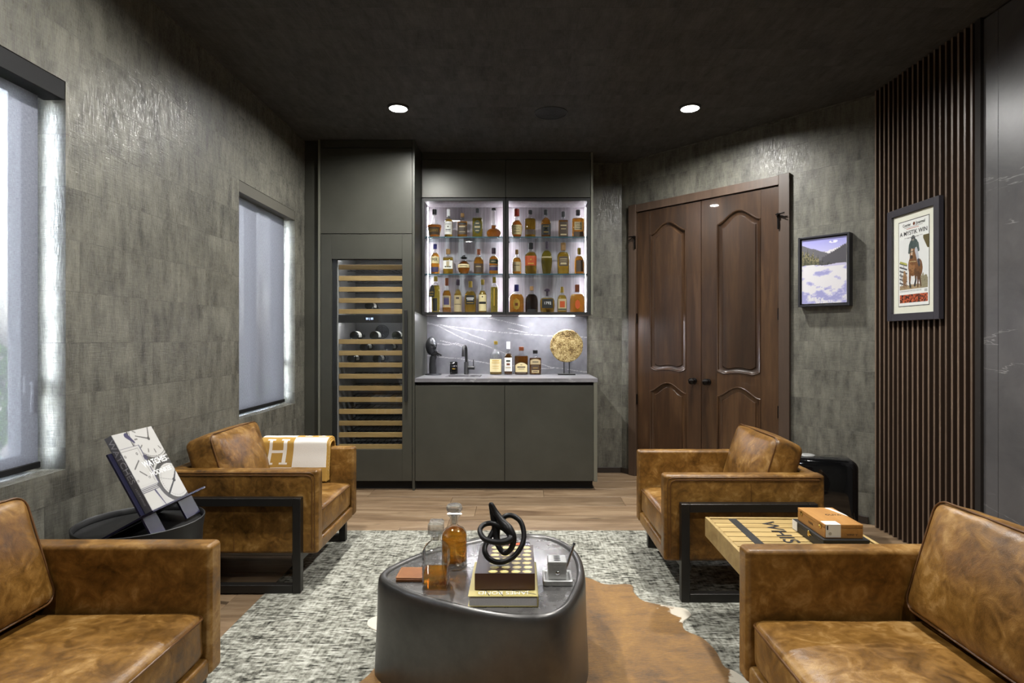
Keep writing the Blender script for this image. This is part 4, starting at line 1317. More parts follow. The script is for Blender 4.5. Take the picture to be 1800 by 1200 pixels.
# bottles on the counter
G4 = 'bottles standing on the bar counter'
S4 = 1020 / 5.26
def CB(px, wpx, hpx, *a, **k):
    return bottle((px - 915) / S4, 5.26, .9205, wpx / S4, hpx / S4, *a, **k)
CB(871.5, 22, 59, 'dome', 'gold', 'cap_gold', 'nearly empty bottle with tall cream label, left of the counter row', G4, fill=.13, cap_from=.90, cap_w=1.2,
   labels=((.09, .47, .90, 'cream'),), words=((0, '-', .42, .025, .55, 'inkgold'), (0, '-', .36, .02, .6, 'inkgold'), (0, '-', .26, .012, .5, 'inkgold'), (0, '-', .2, .012, .5, 'inkgold')))
CB(893.5, 14.5, 58, 'slim', 'brown', 'cap_white', 'slender bottle with white cap and white picture label on the counter', G4, n_exp=4, fill=.64, cap_from=.78, cap_w=1.25,
   labels=((.11, .52, .90, 'white'),), words=((0, '-', .42, .05, .5, 'lbl_green'), (0, '-', .32, .06, .4, 'cap_copper'), (0, '-', .22, .03, .6, 'beige')))
CB(916.4, 23.5, 49, 'rect', 'brown', 'cap_copper', 'broad bottle with arched cream label on the counter', G4, depth=.55, n_exp=2.8, fill=.67, cap_from=.86,
   labels=((.10, .44, .88, 'cream', 'arch'), (.03, .10, .7, 'lbl_brown')), words=((0, '-', .28, .04, .6, 'lbl_brown'), (0, '-', .21, .015, .45, 'lbl_brown'), (0, '-', .36, .02, .14, 'lbl_brown')))
CB(941, 21, 43.5, 'rect', 'brown', 'cap_black', 'flat bottle with black cap and double label, right of the counter row', G4, depth=.55, n_exp=3, fill=.68, cap_from=.85, cap_w=1.3,
   labels=((.42, .64, .84, 'beige', 'arch'), (.08, .19, .62, 'beige'), (.21, .40, .7, 'lbl_brown')), words=((0, '-', .52, .03, .5, 'ink'), (1, '-', .135, .03, .4, 'lbl_brown'), (2, '-', .28, .02, .4, 'inkgold')))

# ------------------------------------------------------------------ faucet, pouch, bust, disc
fc = root('bar_faucet', 'black gooseneck bar faucet with side lever behind the sink', 'faucet', (-.497, 5.315, .9205))
MB().lathe([(.021, 0), (.0205, .001), (.0205, .110), (.018, .114)], 20).build('body', 'black', fc)
pts = [(0, 0, .112), (0, 0, .215)] + [(0 - .026 * (1 - math.cos(a)) * .35, -.045 + .045 * math.cos(a), .215 + .045 * math.sin(a)) for a in [PI * i / 12 for i in range(1, 13)]] + [(-.018, -.09, .165)]
MB().tube(pts, [.0125] * (len(pts) - 2) + [.0135, .0145], 14).build('spout', 'black', fc)
MB().cyl((.015, 0, .060), (.076, -.004, .060), .0165, 18).build('lever_barrel', 'black', fc)
MB().tube([(.066, -.003, .060), (.066, -.003, .135)], [.0055, .0045], 10).build('lever', 'black', fc)

po = root('coffee_pouch', 'small black foil pouch with gold print beside the faucet', 'pouch', (-.613, 5.325, .9205), rz=.08)
rings = []
for zz, a, bb in ((0, .034, .020), (.02, .037, .023), (.06, .036, .018), (.09, .035, .010), (.100, .034, .004), (.112, .034, .002)):
    rings.append([(px * a / .037, py * bb / .023, zz + .004 * math.sin(px * 90)) for px, py in [( .037 * math.copysign(abs(math.cos(t)) ** .5, math.cos(t)), .023 * math.copysign(abs(math.sin(t)) ** .6, math.sin(t))) for t in [2 * PI * i / 28 for i in range(28)]]])
pb = MB().loft(rings).build('bag', 'gloss', po)
MB().add([(-.018, -.0235, .050), (-.004, -.0238, .056), (.020, -.0235, .051), (.004, -.0238, .046)], [(0, 1, 2, 3)]).build('gold_print', 'inkgold', po, smooth=False)

bu = root('bust_sculpture', 'gunmetal bust of a half face with hand holding a cigar', 'sculpture', (-.787, 5.235, .9205))
MB().lathe([(.074, 0), (.074, .006), (.070, .010), (.066, .012)], 36).build('base_disc', 'gunmetal', bu)
# forearm and wrist
rings = []
for zz, cx, r in ((.012, -.004, .034), (.06, -.005, .033), (.095, -.006, .031), (.13, -.004, .030), (.155, .000, .031), (.172, .004, .028)):
    rings.append([(cx + r * math.cos(t) * (1 + .06 * math.sin(3 * t + zz * 40)), r * .85 * math.sin(t) * (1 + .06 * math.cos(2 * t + zz * 60)), zz) for t in [2 * PI * i / 22 for i in range(22)]])
MB().loft(rings).build('forearm', 'gunmetal', bu)
hm = MB()
hm.add(*(lambda g: (g.v, g.f))(grid_box(.030, .022, .024, .016, 8).xform(Matrix.Translation((.006, -.006, .188)) @ Matrix.Rotation(.5, 4, 'Y'))))
for k, (dy, dz, ln) in enumerate(((-.024, .010, .058), (-.016, .002, .062), (-.008, -.008, .058), (0, -.016, .050))):
    hm.tube([(-.006, dy, .196 + dz), (.020, dy - .010, .206 + dz), (.040, dy - .012, .202 + dz), (.034 + ln * .2, dy - .004, .186 + dz)], [.009, .0085, .008, .006], 8)
hm.tube([(-.012, -.012, .180), (.010, -.030, .190), (.034, -.030, .200), (.046, -.022, .204)], [.011, .010, .009, .007], 8)
hm.build('hand', 'gunmetal', bu)
MB().tube([(.034, -.030, .204), (.052, -.038, .194), (.080, -.052, .178)], [.008, .009, .0085], 12).build('cigar', 'iron', bu)
# face: front half shell turned to the right
vs = []; fs = []; nu, nv = 28, 30
for j in range(nv + 1):
    ph = PI * j / nv
    for i in range(nu + 1):
        th = PI * (i / nu) - PI / 2
        x_ = math.cos(th) * math.sin(ph); y_ = math.sin(th) * math.sin(ph); z_ = math.cos(ph)
        g_ = lambda cy, cz, sy, sz: math.exp(-((y_ - cy) / sy) ** 2 - ((z_ - cz) / sz) ** 2)
        d = 1.0 + .50 * g_(0, -.14, .14, .22) - .02 * g_(0, .12, .1, .1)
        d += .10 * (g_(.33, .22, .22, .07) + g_(-.33, .22, .22, .07))
        d -= .24 * (g_(.34, .04, .17, .10) + g_(-.34, .04, .17, .10))
        d += .05 * (g_(.34, .03, .09, .05) + g_(-.34, .03, .09, .05))
        d += .09 * g_(0, -.47, .22, .045) + .08 * g_(0, -.58, .18, .05) - .05 * g_(0, -.525, .22, .02) + .10 * g_(0, -.82, .24, .12)
        d -= .08 * (g_(.62, -.4, .22, .3) + g_(-.62, -.4, .22, .3))
        vs.append((x_ * d * .062, y_ * .055 * (1 if z_ > 0 else 1 - .25 * z_ * z_), z_ * .083))
for j in range(nv):
    for i in range(nu):
        a = j * (nu + 1) + i
        fs.append((a, a + 1, a + nu + 2, a + nu + 1))
fm = MB().add(vs, fs).xform(Matrix.Translation((-.022, -.004, .262)) @ Matrix.Rotation(-.85, 4, 'Z') @ Matrix.Rotation(.08, 4, 'Y'))
fo = fm.build('face', 'gunmetal', bu, angle=70)
so = fo.modifiers.new('shell', 'SOLIDIFY'); so.thickness = .006; so.offset = -1

ds = root('mineral_disc', 'golden mineral disc sculpture on two rods at the right of the counter', 'sculpture', (.415, 5.24, .9205))
MB().rbox(-.078, .078, -.045, .045, 0, .012, .002).build('stand_base', 'black', ds)
MB().cyl((-.022, 0, .010), (-.022, 0, .130), .0045, 10).build('rod', 'black', ds)
MB().cyl((.026, 0, .010), (.026, 0, .130), .0045, 10).build('rod', 'black', ds)
rings = []
for yy, k in ((-.016, .93), (-.016, .96), (-.012, 1.0), (.012, 1.0), (.016, .96)):
    rings.append([((.148 + .004 * noise.noise(Vector((math.cos(t) * 4, math.sin(t) * 4, 1)))) * k * math.cos(t), yy, .262 + (.148 + .004 * noise.noise(Vector((math.cos(t) * 4, math.sin(t) * 4, 1)))) * k * math.sin(t)) for t in [2 * PI * i / 56 for i in range(56)]])
MB().loft(rings).build('disc', 'pyrite', ds)

# ------------------------------------------------------------------ seating
def seat(name, label, cat, loc, rz, width, ncush, group, seed):
    """local frame: front towards +x, width along y"""
    s = root(name, label, cat, loc, rz, group)
    D = .385; hw = width / 2; T = .072; L = 'leather'
    inner = hw - T
    MB().rbox(-D + .01, D - .006, -inner - .01, inner + .01, .172, .236, .014, 3).build('seat_base', L, s)
    for sg_ in (-1, 1):
        a, b = sorted((sg_ * hw, sg_ * inner))
        arm = MB().rbox(-D, D, a, b, .178, .590, .016, 4).build('armrest', L, s)
        yo = sg_ * (hw + .0005)
        path = [(-D + .03, yo, .566), (D - .055, yo, .566), (D - .036, yo, .558), (D - .030, yo, .540), (D - .030, yo, .20)]
        MB().tube(path, .0032, 8).build('piping', 'leather_dark', arm)
        path = [(-D + .02, yo, .578), (D - .04, yo, .578), (D - .022, yo, .570), (D - .017, yo, .55), (D - .017, yo, .20)]
        MB().tube(path, .0022, 8).build('piping', 'leather_dark', arm)
        MB().tube([(-.03, yo, .55), (-.03, yo, .19)], .0016, 6).build('seam', 'leather_dark', arm)
    MB().rbox(-D, -D + .07, -inner - .002, inner + .002, .178, .586, .016, 4).build('back_panel', L, s)
    cw = inner * 2 / ncush
    for c in range(ncush):
        yc = -inner + cw * (c + .5)
        hx_, hy_, hz_ = .295, cw / 2 - .004, .074
        cx = D - .014 - hx_; cz = .238 + hz_
        g_ = grid_box(hx_, hy_, hz_, .026, 14, (.004, .0, .020), .004, seed + c)
        sc = g_.build('seat_cushion', L, s, (cx, yc, cz), angle=60)
        for zz in (hz_ - .006,):
            MB().tube([(x_, y_, zz - .010) for x_, y_ in rrect(hx_ + .001, hy_ + .0005, .03)], .0036, 8, True).build('piping', 'leather_dark', sc)
        hx_, hz_ = .078, .172
        hy_ = cw / 2 - .006
        g_ = grid_box(hx_, hy_, hz_, .035, 14, (.034, .0, .010), .005, seed + 3 + c)
        bcu = g_.build('back_cushion', L, s, (-D + .07 + .108, yc, .568), (0, -.30, 0), angle=60)
        for xx in (hx_ - .012,):
            MB().tube([(xx, y_, z_) for y_, z_ in rrect(hy_ - .001, hz_ - .001, .042)], .0034, 8, True).build('piping', 'leather_dark', bcu)
    for sg_ in (-1, 1):
        y0, y1 = sorted((sg_ * (hw + .002), sg_ * (hw + .040)))
        fx0, fx1 = -D + .055, D - .072
        f = MB().rbox(fx0, fx0 + .040, y0, y1, .0, .463, .002, 1).rbox(fx1 - .040, fx1, y0, y1, .0, .463, .002, 1)
        f.rbox(fx0 + .040, fx1 - .040, y0, y1, .423, .463, .002, 1).rbox(fx0 + .040, fx1 - .040, y0, y1, .0, .040, .002, 1)
        f.build('side_frame', 'steel', s, smooth=False)
    for xx in (-D + .09, D - .11):
        MB().box(xx - .02, xx + .02, -hw + .0, hw - .0, .135, .170).build('cross_rail', 'steel', s, smooth=False)
    return s
GA = 'tan leather armchairs'
seat('leather_armchair', 'tan leather armchair by the left wall with a throw over its arm', 'armchair', (-1.385, 3.207, .0060), 0, .682, 1, GA, 1.0)
seat('leather_armchair', 'tan leather armchair in front of the double door', 'armchair', (1.07, 3.105, .0060), PI, .672, 1, GA, 4.0)
GS = 'tan leather sofas in the foreground'
seat('leather_sofa', 'tan leather sofa in the left foreground cut by the frame', 'sofa', (-1.36, 1.147, .0060), 0, 1.50, 2, GS, 7.0)
seat('leather_sofa', 'tan leather sofa in the right foreground cut by the frame', 'sofa', (1.08, 1.105, .0060), PI, 1.50, 2, GS, 11.0)

# throw over the far arm of the left armchair
def throw_blanket():
    t = root('throw_blanket', 'tan and white wool throw with letter H squares over the chair arm', 'blanket', (-1.345, 3.512, .0060))
    # profile across the arm (y, z), from the hanging outer side over the top to the inner side
    def profile(off):
        ytop = .036 + .006 + off
        pts = [(ytop, .44)]
        pts += [(ytop, .56)]
        for i in range(9):
            a = PI * i / 8
            pts.append((ytop * math.cos(a), .592 + off + .030 * math.sin(a)))
        pts += [(-ytop - .004, .56), (-ytop - .014, .50), (-ytop - .020, .43), (-ytop - .024, .406 - off * .3)]
        return catmull([(0, a, b) for a, b in pts], 5, False)
    def is_H(u, v):
        # u, v in 0..1 inside a square
        if .12 < v < .90:
            if (.29 < u < .385 or .715 < u < .81): return True
            if .46 < v < .565 and .3 < u < .8: return True
        if (.11 < v < .17 or .85 < v < .91) and (.22 < u < .455 or .645 < u < .88): return True
        return False
    for layer, (off, w0, w1) in enumerate(((.004, -.192, .205), (.014, -.196, .200), (.024, -.200, .196))):
        pr = profile(off)
        ln = [0]
        for a, b in zip(pr[:-1], pr[1:]):
            ln.append(ln[-1] + (b - a).length)
        tot = ln[-1]
        NV = 100; NU = 110
        # resample
        P = []
        for k in range(NV + 1):
            d = tot * k / NV
            i = max(j for j in range(len(ln)) if ln[j] <= d + 1e-9); i = min(i, len(pr) - 2)
            f = (d - ln[i]) / max(1e-9, ln[i + 1] - ln[i])
            P.append(pr[i].lerp(pr[i + 1], f))
        vs = []
        for k in range(NV + 1):
            for i in range(NU + 1):
                u = i / NU
                x_ = w0 + (w1 - w0) * u
                skew = -.035 * max(0, (.60 - P[k].z)) * 4 * (1 - u) * (1 if P[k].y < 0 else 0)
                wob = .0025 * noise.noise(Vector((x_ * 12, k * .06, layer * 3)))
                vs.append((x_ + skew, P[k].y + wob, P[k].z + wob))
        m_ = MB()
        m_.v = vs
        # pattern runs down the inner face; v = 0 at the crest
        crest = max(range(NV + 1), key=lambda k: P[k].z)
        sq = .185
        for k in range(NV):
            for i in range(NU):
                a = k * (NU + 1) + i
                m_.f.append((a, a + 1, a + NU + 2, a + NU + 1))
                dist = (k + .5 - crest) / NV * tot          # >0 towards the inner side
                dv = dist - .030
                col = 0 if ((i + .5) / NU * (w1 - w0)) < .200 else 1
                rowi = math.floor(dv / sq)
                u = ((i + .5) / NU * (w1 - w0) - col * .200) / .198
                v = dv / sq - rowi
                tan = (col + rowi) % 2 == 0
                mi = 0 if tan else 1
                if tan and 0 <= u <= 1 and is_H(u, v):
                    mi = 1
                m_.m.append(mi)
        o = m_.build('fold', ['blanket_tan', 'blanket_white'], t, angle=80)
        so = o.modifiers.new('cloth', 'SOLIDIFY'); so.thickness = .006; so.offset = 1
        # whipped edge
        edge = [(w1 + .001, P[k].y, P[k].z) for k in range(0, NV + 1, 2)]
        MB().tube(edge, [.0045 + .0012 * (k % 2) for k in range(len(edge))], 8).build('whipstitch_edge', 'blanket_tan', t)
throw_blanket()
# ------------------------------------------------------------------ rug and hide
rg = MB()
RX0, RX1, RY0, RY1 = -1.25, 1.42, .25, 3.763
rg.loft([[(px, py, zz) for px, py in rrect((RX1 - RX0) / 2 - ins, (RY1 - RY0) / 2 - ins, .02, 3)] for ins, zz in ((0.0, .0005), (0.0, .003), (.002, .0045), (.006, .0055))])
rug = rg.build('area_rug', 'rug', loc=((RX0 + RX1) / 2, (RY0 + RY1) / 2, 0), angle=60)
tag(rug, 'pale grey woven area rug under the seating group', 'rug')
# hide outline on the floor (x, y), whiteness
HO = [(.10, 2.98, 0), (.28, 3.03, 0), (.36, 3.0, .1), (.43, 2.93, 0), (.555, 2.925, .1), (.555, 2.83, 0), (.585, 2.74, .2), (.69, 2.69, .7), (.755, 2.665, 1.1), (.765, 2.60, 1.1), (.715, 2.545, .8), (.70, 2.47, .2), (.755, 2.40, .0), (.775, 2.30, .1), (.77, 2.20, .2), (.80, 2.16, .9), (.83, 2.08, 1.1), (.80, 2.00, .9), (.72, 1.95, .1), (.66, 1.80, 0), (.62, 1.6, 0), (.55, 1.42, .2), (.60, 1.25, .9), (.5, 1.15, .8), (.35, 1.22, .1), (.15, 1.18, 0), (-.05, 1.24, .1), (-.22, 1.14, .8), (-.36, 1.22, 1.0), (-.32, 1.40, .2), (-.40, 1.62, 0), (-.50, 1.85, 0), (-.60, 2.02, .1), (-.56, 2.14, .1), (-.535, 2.28, .1), (-.56, 2.42, .7), (-.655, 2.50, 1.1), (-.66, 2.58, 1.1), (-.54, 2.62, .6), (-.42, 2.66, .1), (-.30, 2.80, 0), (-.10, 2.92, 0)]
def hide():
    P = catmull([(a, b, c) for a, b, c in HO], 5)
    cx, cy_ = .08, 2.1
    rings = []; white = []
    for k in (0.0, .35, .6, .78, .88, .94, .975, 1.0):
        for p in P:
            zz = .0095 if k < .99 else .0078
            rings.append((cx + (p.x - cx) * k, cy_ + (p.y - cy_) * k, zz + (.0008) * noise.noise(Vector((p.x * 9 * k, p.y * 9, 0)))))
            white.append(max(0, p.z) * max(0, (k - .80) / .20))
    n = len(P); m_ = MB(); m_.v = rings
    fs = []
    for r in range(7):
        for i in range(n):
            j = (i + 1) % n
            fs.append((r * n + i, r * n + j, (r + 1) * n + j, (r + 1) * n + i))
    o = len(m_.v)
    m_.v += [(a, b, .0058) for a, b, c in rings[7 * n:]]; white += white[7 * n:]
    for i in range(n):
        j = (i + 1) % n
        fs.append((7 * n + i, 7 * n + j, o + j, o + i))
    m_.f = fs; m_.m = [0] * len(fs)
    ob = m_.build('cowhide', 'hide', angle=80)
    me = ob.data
    ca = me.color_attributes.new('Col', 'FLOAT_COLOR', 'POINT')
    w = np.array(white, dtype=np.float32)
    ca.data.foreach_set('color', np.stack([w, w, w, np.ones_like(w)], 1).ravel())
    tag(ob, 'golden brown cowhide with white tips under the coffee table', 'rug')
hide()
RZ = .0055

# ------------------------------------------------------------------ coffee table
TO = [(-.528, 2.156), (-.43, 2.035), (-.295, 1.945), (-.117, 1.860), (.045, 1.832), (.145, 1.885), (.212, 2.045), (.245, 2.209), (.237, 2.40), (.175, 2.545), (.0645, 2.62), (-.0895, 2.603), (-.213, 2.55), (-.37, 2.437), (-.485, 2.29)]
TCX, TCY, TH = -.13, 2.22, .37
ct_ = root('coffee_table', 'egg-shaped pewter drum coffee table with a raised rim', 'coffee table', (TCX, TCY, .0160))
out = catmull([(a - TCX, b - TCY, 0) for a, b in TO], 6)
def tring(k, ins, zz):
    res = []
    for p in out:
        l = math.hypot(p.x, p.y)
        q = k - ins / l
        res.append((p.x * q, p.y * q, zz - .016))
    return res
H_ = TH
MB().loft([tring(1.035, 0, .0106), tring(1.03, 0, .06), tring(1.012, 0, .22), tring(1.004, -.001, .325), tring(1.0, 0, .350), tring(1.0, .003, .362), tring(1.0, .010, .369), tring(1.0, .019, .3705), tring(1.0, .026, .367), tring(1.0, .031, .360)], True, False).build('drum', 'table', ct_, angle=60)
MB().loft([tring(1.0, .0305, .352), tring(1.0, .0305, .3595), tring(1.0, .034, .3600)], True, True).build('tray_top', 'table_top_lit', ct_, angle=40)
TT = .3605                                       # surface the things stand on

def crystal_square():
    d = root('square_decanter', 'square cut-crystal decanter with a cube stopper, a third full', 'decanter', (-.305, 2.095, TT))
    hw = .044
    def sq(h, zz, r=.010, flut=0):
        pts = rrect(h, h, r, 4)
        return [(a, b, zz) for a, b in pts]
    MB().loft([sq(hw - .004, 0), sq(hw, .004), sq(hw, .130), sq(hw - .002, .135), sq(.024, .152, .010), sq(.017, .157, .012), sq(.0165, .172, .012), sq(.019, .175, .012)]).build('glass', 'bottleglass', d, angle=30)
    cut = MB()
    for sgx, ax in ((1, 'x'), (-1, 'x'), (1, 'y'), (-1, 'y')):
        for i in range(5):
            for k in range(3):
                u = -.030 + .015 * i; zz = .014 + .018 * k
                q = [(u - .0074, zz), (u, zz - .0085), (u + .0074, zz), (u, zz + .0085)]
                w = sgx * (hw + .0003)
                tip = sgx * (hw + .0032)
                P = lambda a, b, c: (c, a, b) if ax == 'x' else (a, c, b)
                cut.add([P(a, b, w) for a, b in q] + [P(u, zz, tip)], [(0, 1, 4), (1, 2, 4), (2, 3, 4), (3, 0, 4)])
        for i in range(6):
            u = -.030 + .012 * i; w = sgx * (hw + .0002)
            P = lambda a, b, c: (c, a, b) if ax == 'x' else (a, c, b)
            cut.add([P(u - .0052, .066, w), P(u + .0052, .066, w), P(u + .0052, .126, w), P(u - .0052, .126, w), P(u, .072, sgx * (hw + .0026)), P(u, .120, sgx * (hw + .0026))], [(0, 1, 4), (1, 2, 5, 4), (2, 3, 5), (3, 0, 4, 5)])
    cut.build('cut_facets', 'facet', d, smooth=False)
    MB().loft([sq(hw - .007, .012), sq(hw - .004, .014), sq(hw - .004, .054)]).build('liquid', 'amber_clear', d, angle=30)
    st = MB().loft([sq(.010, .160, .008), sq(.012, .176, .008), sq(.019, .182, .006), sq(.0255, .188, .004), sq(.0265, .194, .003), sq(.0265, .222, .003), sq(.022, .230, .003)])
    st.build('stopper', 'crystal', d, angle=20)
crystal_square()

def crystal_round():
    d = root('round_decanter', 'round crystal decanter full of whisky with a mushroom stopper', 'decanter', (-.258, 2.262, TT))
    MB().lathe([(.046, 0), (.049, .003), (.049, .120), (.046, .134), (.036, .147), (.022, .154), (.0155, .160), (.0145, .180), (.0175, .192), (.0265, .200), (.0275, .203)], 40).build('glass', 'bottleglass', d, angle=40)
    MB().lathe([(.042, .024), (.0465, .027), (.0465, .118), (.0435, .131), (.034, .143), (.020, .149)], 40).build('liquid', 'amber_clear', d, angle=40)
    MB().lathe([(.045, .001), (.0478, .003), (.0478, .020), (.044, .0225)], 40).build('thick_base', 'crystal', d, angle=40)
    N = 12
    st = MB()
    st.lathe([(.009, .165), (.012, .196), (.020, .206), (.029, .216), (.0315, .222), (.0315, .232), (.027, .240), (.012, .243)], N)
    st.build('stopper', 'crystal', d, angle=15)
crystal_round()

for i, (dx, dy, rz_, lb) in enumerate(((0, 0, .03, 'bottom tan leather coaster of the stack on the coffee table'), (.001, -.001, .05, 'middle tan leather coaster of the stack on the coffee table'), (-.001, .001, .02, 'top tan leather coaster of the stack on the coffee table'))):
    c = root('leather_coaster', lb, 'coaster', (-.405 + dx, 2.165 + dy, TT + .0050 * i), -.04 + rz_, group='stack of leather coasters')
    MB().loft([[(a, b, zz) for a, b in rrect(.05 - ins, .05 - ins, .005, 3)] for ins, zz in ((.0005, 0), (0, .001), (0, .0036), (.001, .0046))]).build('pad', 'coaster', c, angle=30)
    MB().tube([(a, b, .0046) for a, b in rrect(.0455, .0455, .004, 3)], .0005, 5, True).build('stitching', 'coasteredge', c)

def book_flat(name, label, cat, loc, hx_, hy_, th, cover, spine_side, rz=0):
    b = root(name, label, cat, loc, rz)
    c = .0025
    MB().rbox(-hx_, hx_, -hy_, hy_, 0, c, .0008, 1).build('back_cover', cover, b)
    MB().rbox(-hx_, hx_, -hy_, hy_, th - c, th, .0008, 1).build('front_cover', cover, b)
    MB().box(-hx_ + .004, hx_ - .003, -hy_ + .004, hy_ - .004, c, th - c).build('page_block', 'pages', b, smooth=False)
    MB().rbox(hx_ - .003, hx_ + .001, -hy_, hy_, 0, th, .001, 1).build('spine', cover, b)
    return b
jb = book_flat('hardcover_book', 'yellow hardcover book with white pages at the bottom of the stack', 'book', (-.058, 2.065, TT), .116, .148, .036, 'yellowcover', 1)
lettering('JAMES BOND', .034, 'inkwhite', jb, (0, -.122, .0362), (-1, 0, 0), (0, -1, 0), width=.17)
for (a, b) in (((-.06, -.104), (-.045, -.146)), ((-.02, -.100), (.0, -.146)), ((.03, -.104), (.11, -.135))):
    MB().tube([(a[0], a[1], .0362), (b[0], b[1], .0362)], .0012, 5).build('cover_line', 'ink', jb)
for k in range(5):
    MB().tube([(.1175, -.146, .008 + .006 * k), (.1175, .10, .008 + .006 * k)], .0008, 5).build('spine_line', 'ink', jb)
z2 = TT + .0366
bb = root('boxed_book', 'thick dark brown boxed book on top of the yellow book', 'book', (-.053, 2.098, z2))
MB().rbox(-.102, .102, -.136, .136, 0, .056, .0012, 1).build('slipcase', 'browncover', bb)
def cover_art(u, v):
    C = np.tile(np.array([64., 50., 46.]), (len(u), 1))
    C += (fbm(u, v, 6)[:, None] - .5) * 30
    for i in range(4):
        for j in range(7):
            cx = .30 + .19 * i; cz = .06 + .14 * j
            put(C, ell(u, v, cx + .02 * (j % 2), cz, .075, .045), (206, 190, 120))
            put(C, ell(u, v, cx + .02 * (j % 2) + .01, cz + .012, .045, .020), (226, 214, 158))
    put(C, u < .2, (52, 42, 42))
    return C
picture_grid('cover_print', .2035, .2715, 60, 80, cover_art, 'vcol_gloss', bb, frame_mat((0, 0, .0563), (1, 0, 0), (0, 1, 0)))
z3 = z2 + .0566
# knot sculpture: three interlocked bands
kn = root('knot_sculpture', 'black cast-iron knot sculpture on the stacked books', 'sculpture', (-.063, 2.07, z3))
def kp(L):
    return [((a - 400) / 3200, d, (702 - b) / 3200 + .009) for a, b, d in L]
def band(L, r, name='loop', flat=1.0):
    P = catmull(kp(L), 8)
    rr = r if hasattr(r, '__len__') else [r] * len(L)
    R = []
    for i in range(len(L)):
        for j in range(8):
            R.append(1.4 * (rr[i] + (rr[(i + 1) % len(L)] - rr[i]) * j / 8))
    MB().tube(P, R, 12, True, 0, flat).build(name, 'iron', kn, angle=80)
band([(200, 585, -.035), (260, 662, -.040), (380, 694, -.040), (520, 645, -.032), (618, 530, -.015), (640, 420, .005), (600, 305, .025), (500, 245, .035), (410, 262, .035), (330, 345, .030), (255, 460, .010), (205, 530, -.015)], .0066)
band([(262, 98, .02), (318, 195, .015), (395, 285, .0), (470, 345, -.020), (520, 430, -.030), (500, 545, -.030), (420, 612, -.022), (345, 545, -.005), (325, 460, .012), (318, 370, .022), (290, 260, .026), (268, 170, .024)], [.0055, .008, .0095, .011, .0085, .007, .0065, .007, .009, .011, .0085, .006])
band([(142, 362, -.02), (190, 420, -.045), (300, 450, -.055), (420, 455, -.05), (490, 430, -.035), (460, 380, -.01), (360, 335, .01), (260, 318, .02), (175, 325, .005)], [.0065, .0065, .007, .008, .009, .009, .008, .007, .0065])
# little tin behind the books
tn = root('card_tin', 'small black tin with an orange lid print behind the books', 'tin', (-.012, 2.415, TT), rz=.15)
MB().rbox(-.055, .055, -.030, .030, 0, .030, .006, 3).build('tin_body', 'gloss', tn)
MB().prism([(-.040, -.018), (-.01, -.022), (.012, -.014), (.026, -.02), (.030, .006), (.008, .020), (-.022, .016), (-.036, .004)], .0301, .0304, 'z').build('lid_print', 'orangetin', tn, smooth=False)

ab = root('pewter_ashtray', 'square pewter ashtray tray at the right of the coffee table', 'ashtray', (.135, 2.130, TT))
R = rrect
MB().loft([[(a, b, zz) for a, b in R(.053 - i_, .053 - i_, .010, 4)] for i_, zz in ((.002, 0), (0, .002), (0, .017), (.002, .019), (.007, .019), (.010, .016), (.013, .012))]).build('tray', 'silver', ab, angle=40)
bx_ = root('pewter_box', 'small pewter box with a round stud and pierced lid on the ashtray', 'box', (.134, 2.138, TT + .0125))
MB().rbox(-.033, .033, -.033, .033, 0, .050, .002, 2).build('body', 'silver', bx_)
MB().rbox(-.0345, .0345, -.0345, .0345, .0505, .0655, .004, 3).build('lid', 'silver', bx_)
MB().loft([[(.007 * k * math.cos(2 * PI * i / 18), -.033 - yy, .024 + .007 * k * math.sin(2 * PI * i / 18)) for i in range(18)] for k, yy in ((1, 0), (1, .002), (.7, .004), (.1, .0048))]).build('stud', 'chrome', bx_)
for i in range(4):
    zz = -.021 + .014 * i
    MB().loft([[(.0125 * math.cos(t) , zz + .0045 * math.sin(t), .0657 + dz) for t in [2 * PI * k / 16 for k in range(16)]] for dz in (0, .0004)]).build('slot', 'blackgap', bx_)
pn = root('cigar_cutter', 'slim chrome cutter leaning behind the pewter box', 'cutter', (.168, 2.172, TT + .014))
MB().tube([(.000, .010, .004), (.034, .040, .085)], .0052, 12).build('barrel', 'chrome', pn)
MB().tube([(.0345, .0405, .086), (.0375, .043, .0935)], .0056, 12).build('tip', 'gunmetal', pn)

# ------------------------------------------------------------------ left drum table, book stand, watch book
st = root('drum_side_table', 'round black metal drum side table by the left wall', 'side table', (-1.535, 2.345, 0))
MB().lathe([(.225, .0), (.228, .004), (.222, .05), (.214, .25), (.222, .46), (.229, .508), (.2295, .514), (.226, .516), (.222, .513), (.220, .492)], 56, cap1=False).build('drum', 'black', st, angle=50)
MB().lathe([(.2195, .484), (.2195, .490)], 56).build('top_tray', 'black', st, angle=40)

ang = math.radians(28.8)
U = Vector((-math.sin(ang), 0, math.cos(ang))); N_ = Vector((math.cos(ang), 0, math.sin(ang)))
Bp = Vector((-1.4218, 0, .5800))                # where the back of the book meets the ledge
sd = root('book_stand', 'navy acrylic crossed book stand on the black side table', 'book stand', (-1.46, 2.345, .491))
def slab(y0, y1, p, d, l0, l1, nrm, t):
    """plate running along d from p, thickness t along nrm"""
    m_ = MB(); vs = []
    for yy in (y0, y1):
        for l, s_ in ((l0, 0), (l1, 0), (l1, t), (l0, t)):
            q = p + d * l + nrm * s_ - Vector((-1.46, 2.345, .491))
            vs.append((q.x, yy - 2.345, q.z))
    m_.add(vs, [(0, 1, 2, 3), (7, 6, 5, 4), (0, 4, 5, 1), (1, 5, 6, 2), (2, 6, 7, 3), (3, 7, 4, 0)])
    return m_
slab(2.170, 2.530, Bp, N_, -.1725, .052, -U, .007).build('ledge_plate', 'navy', sd, smooth=False)
slab(2.176, 2.46, Bp, U, .002, .265, -N_, .007).build('rest_plate', 'navy', sd, smooth=False)
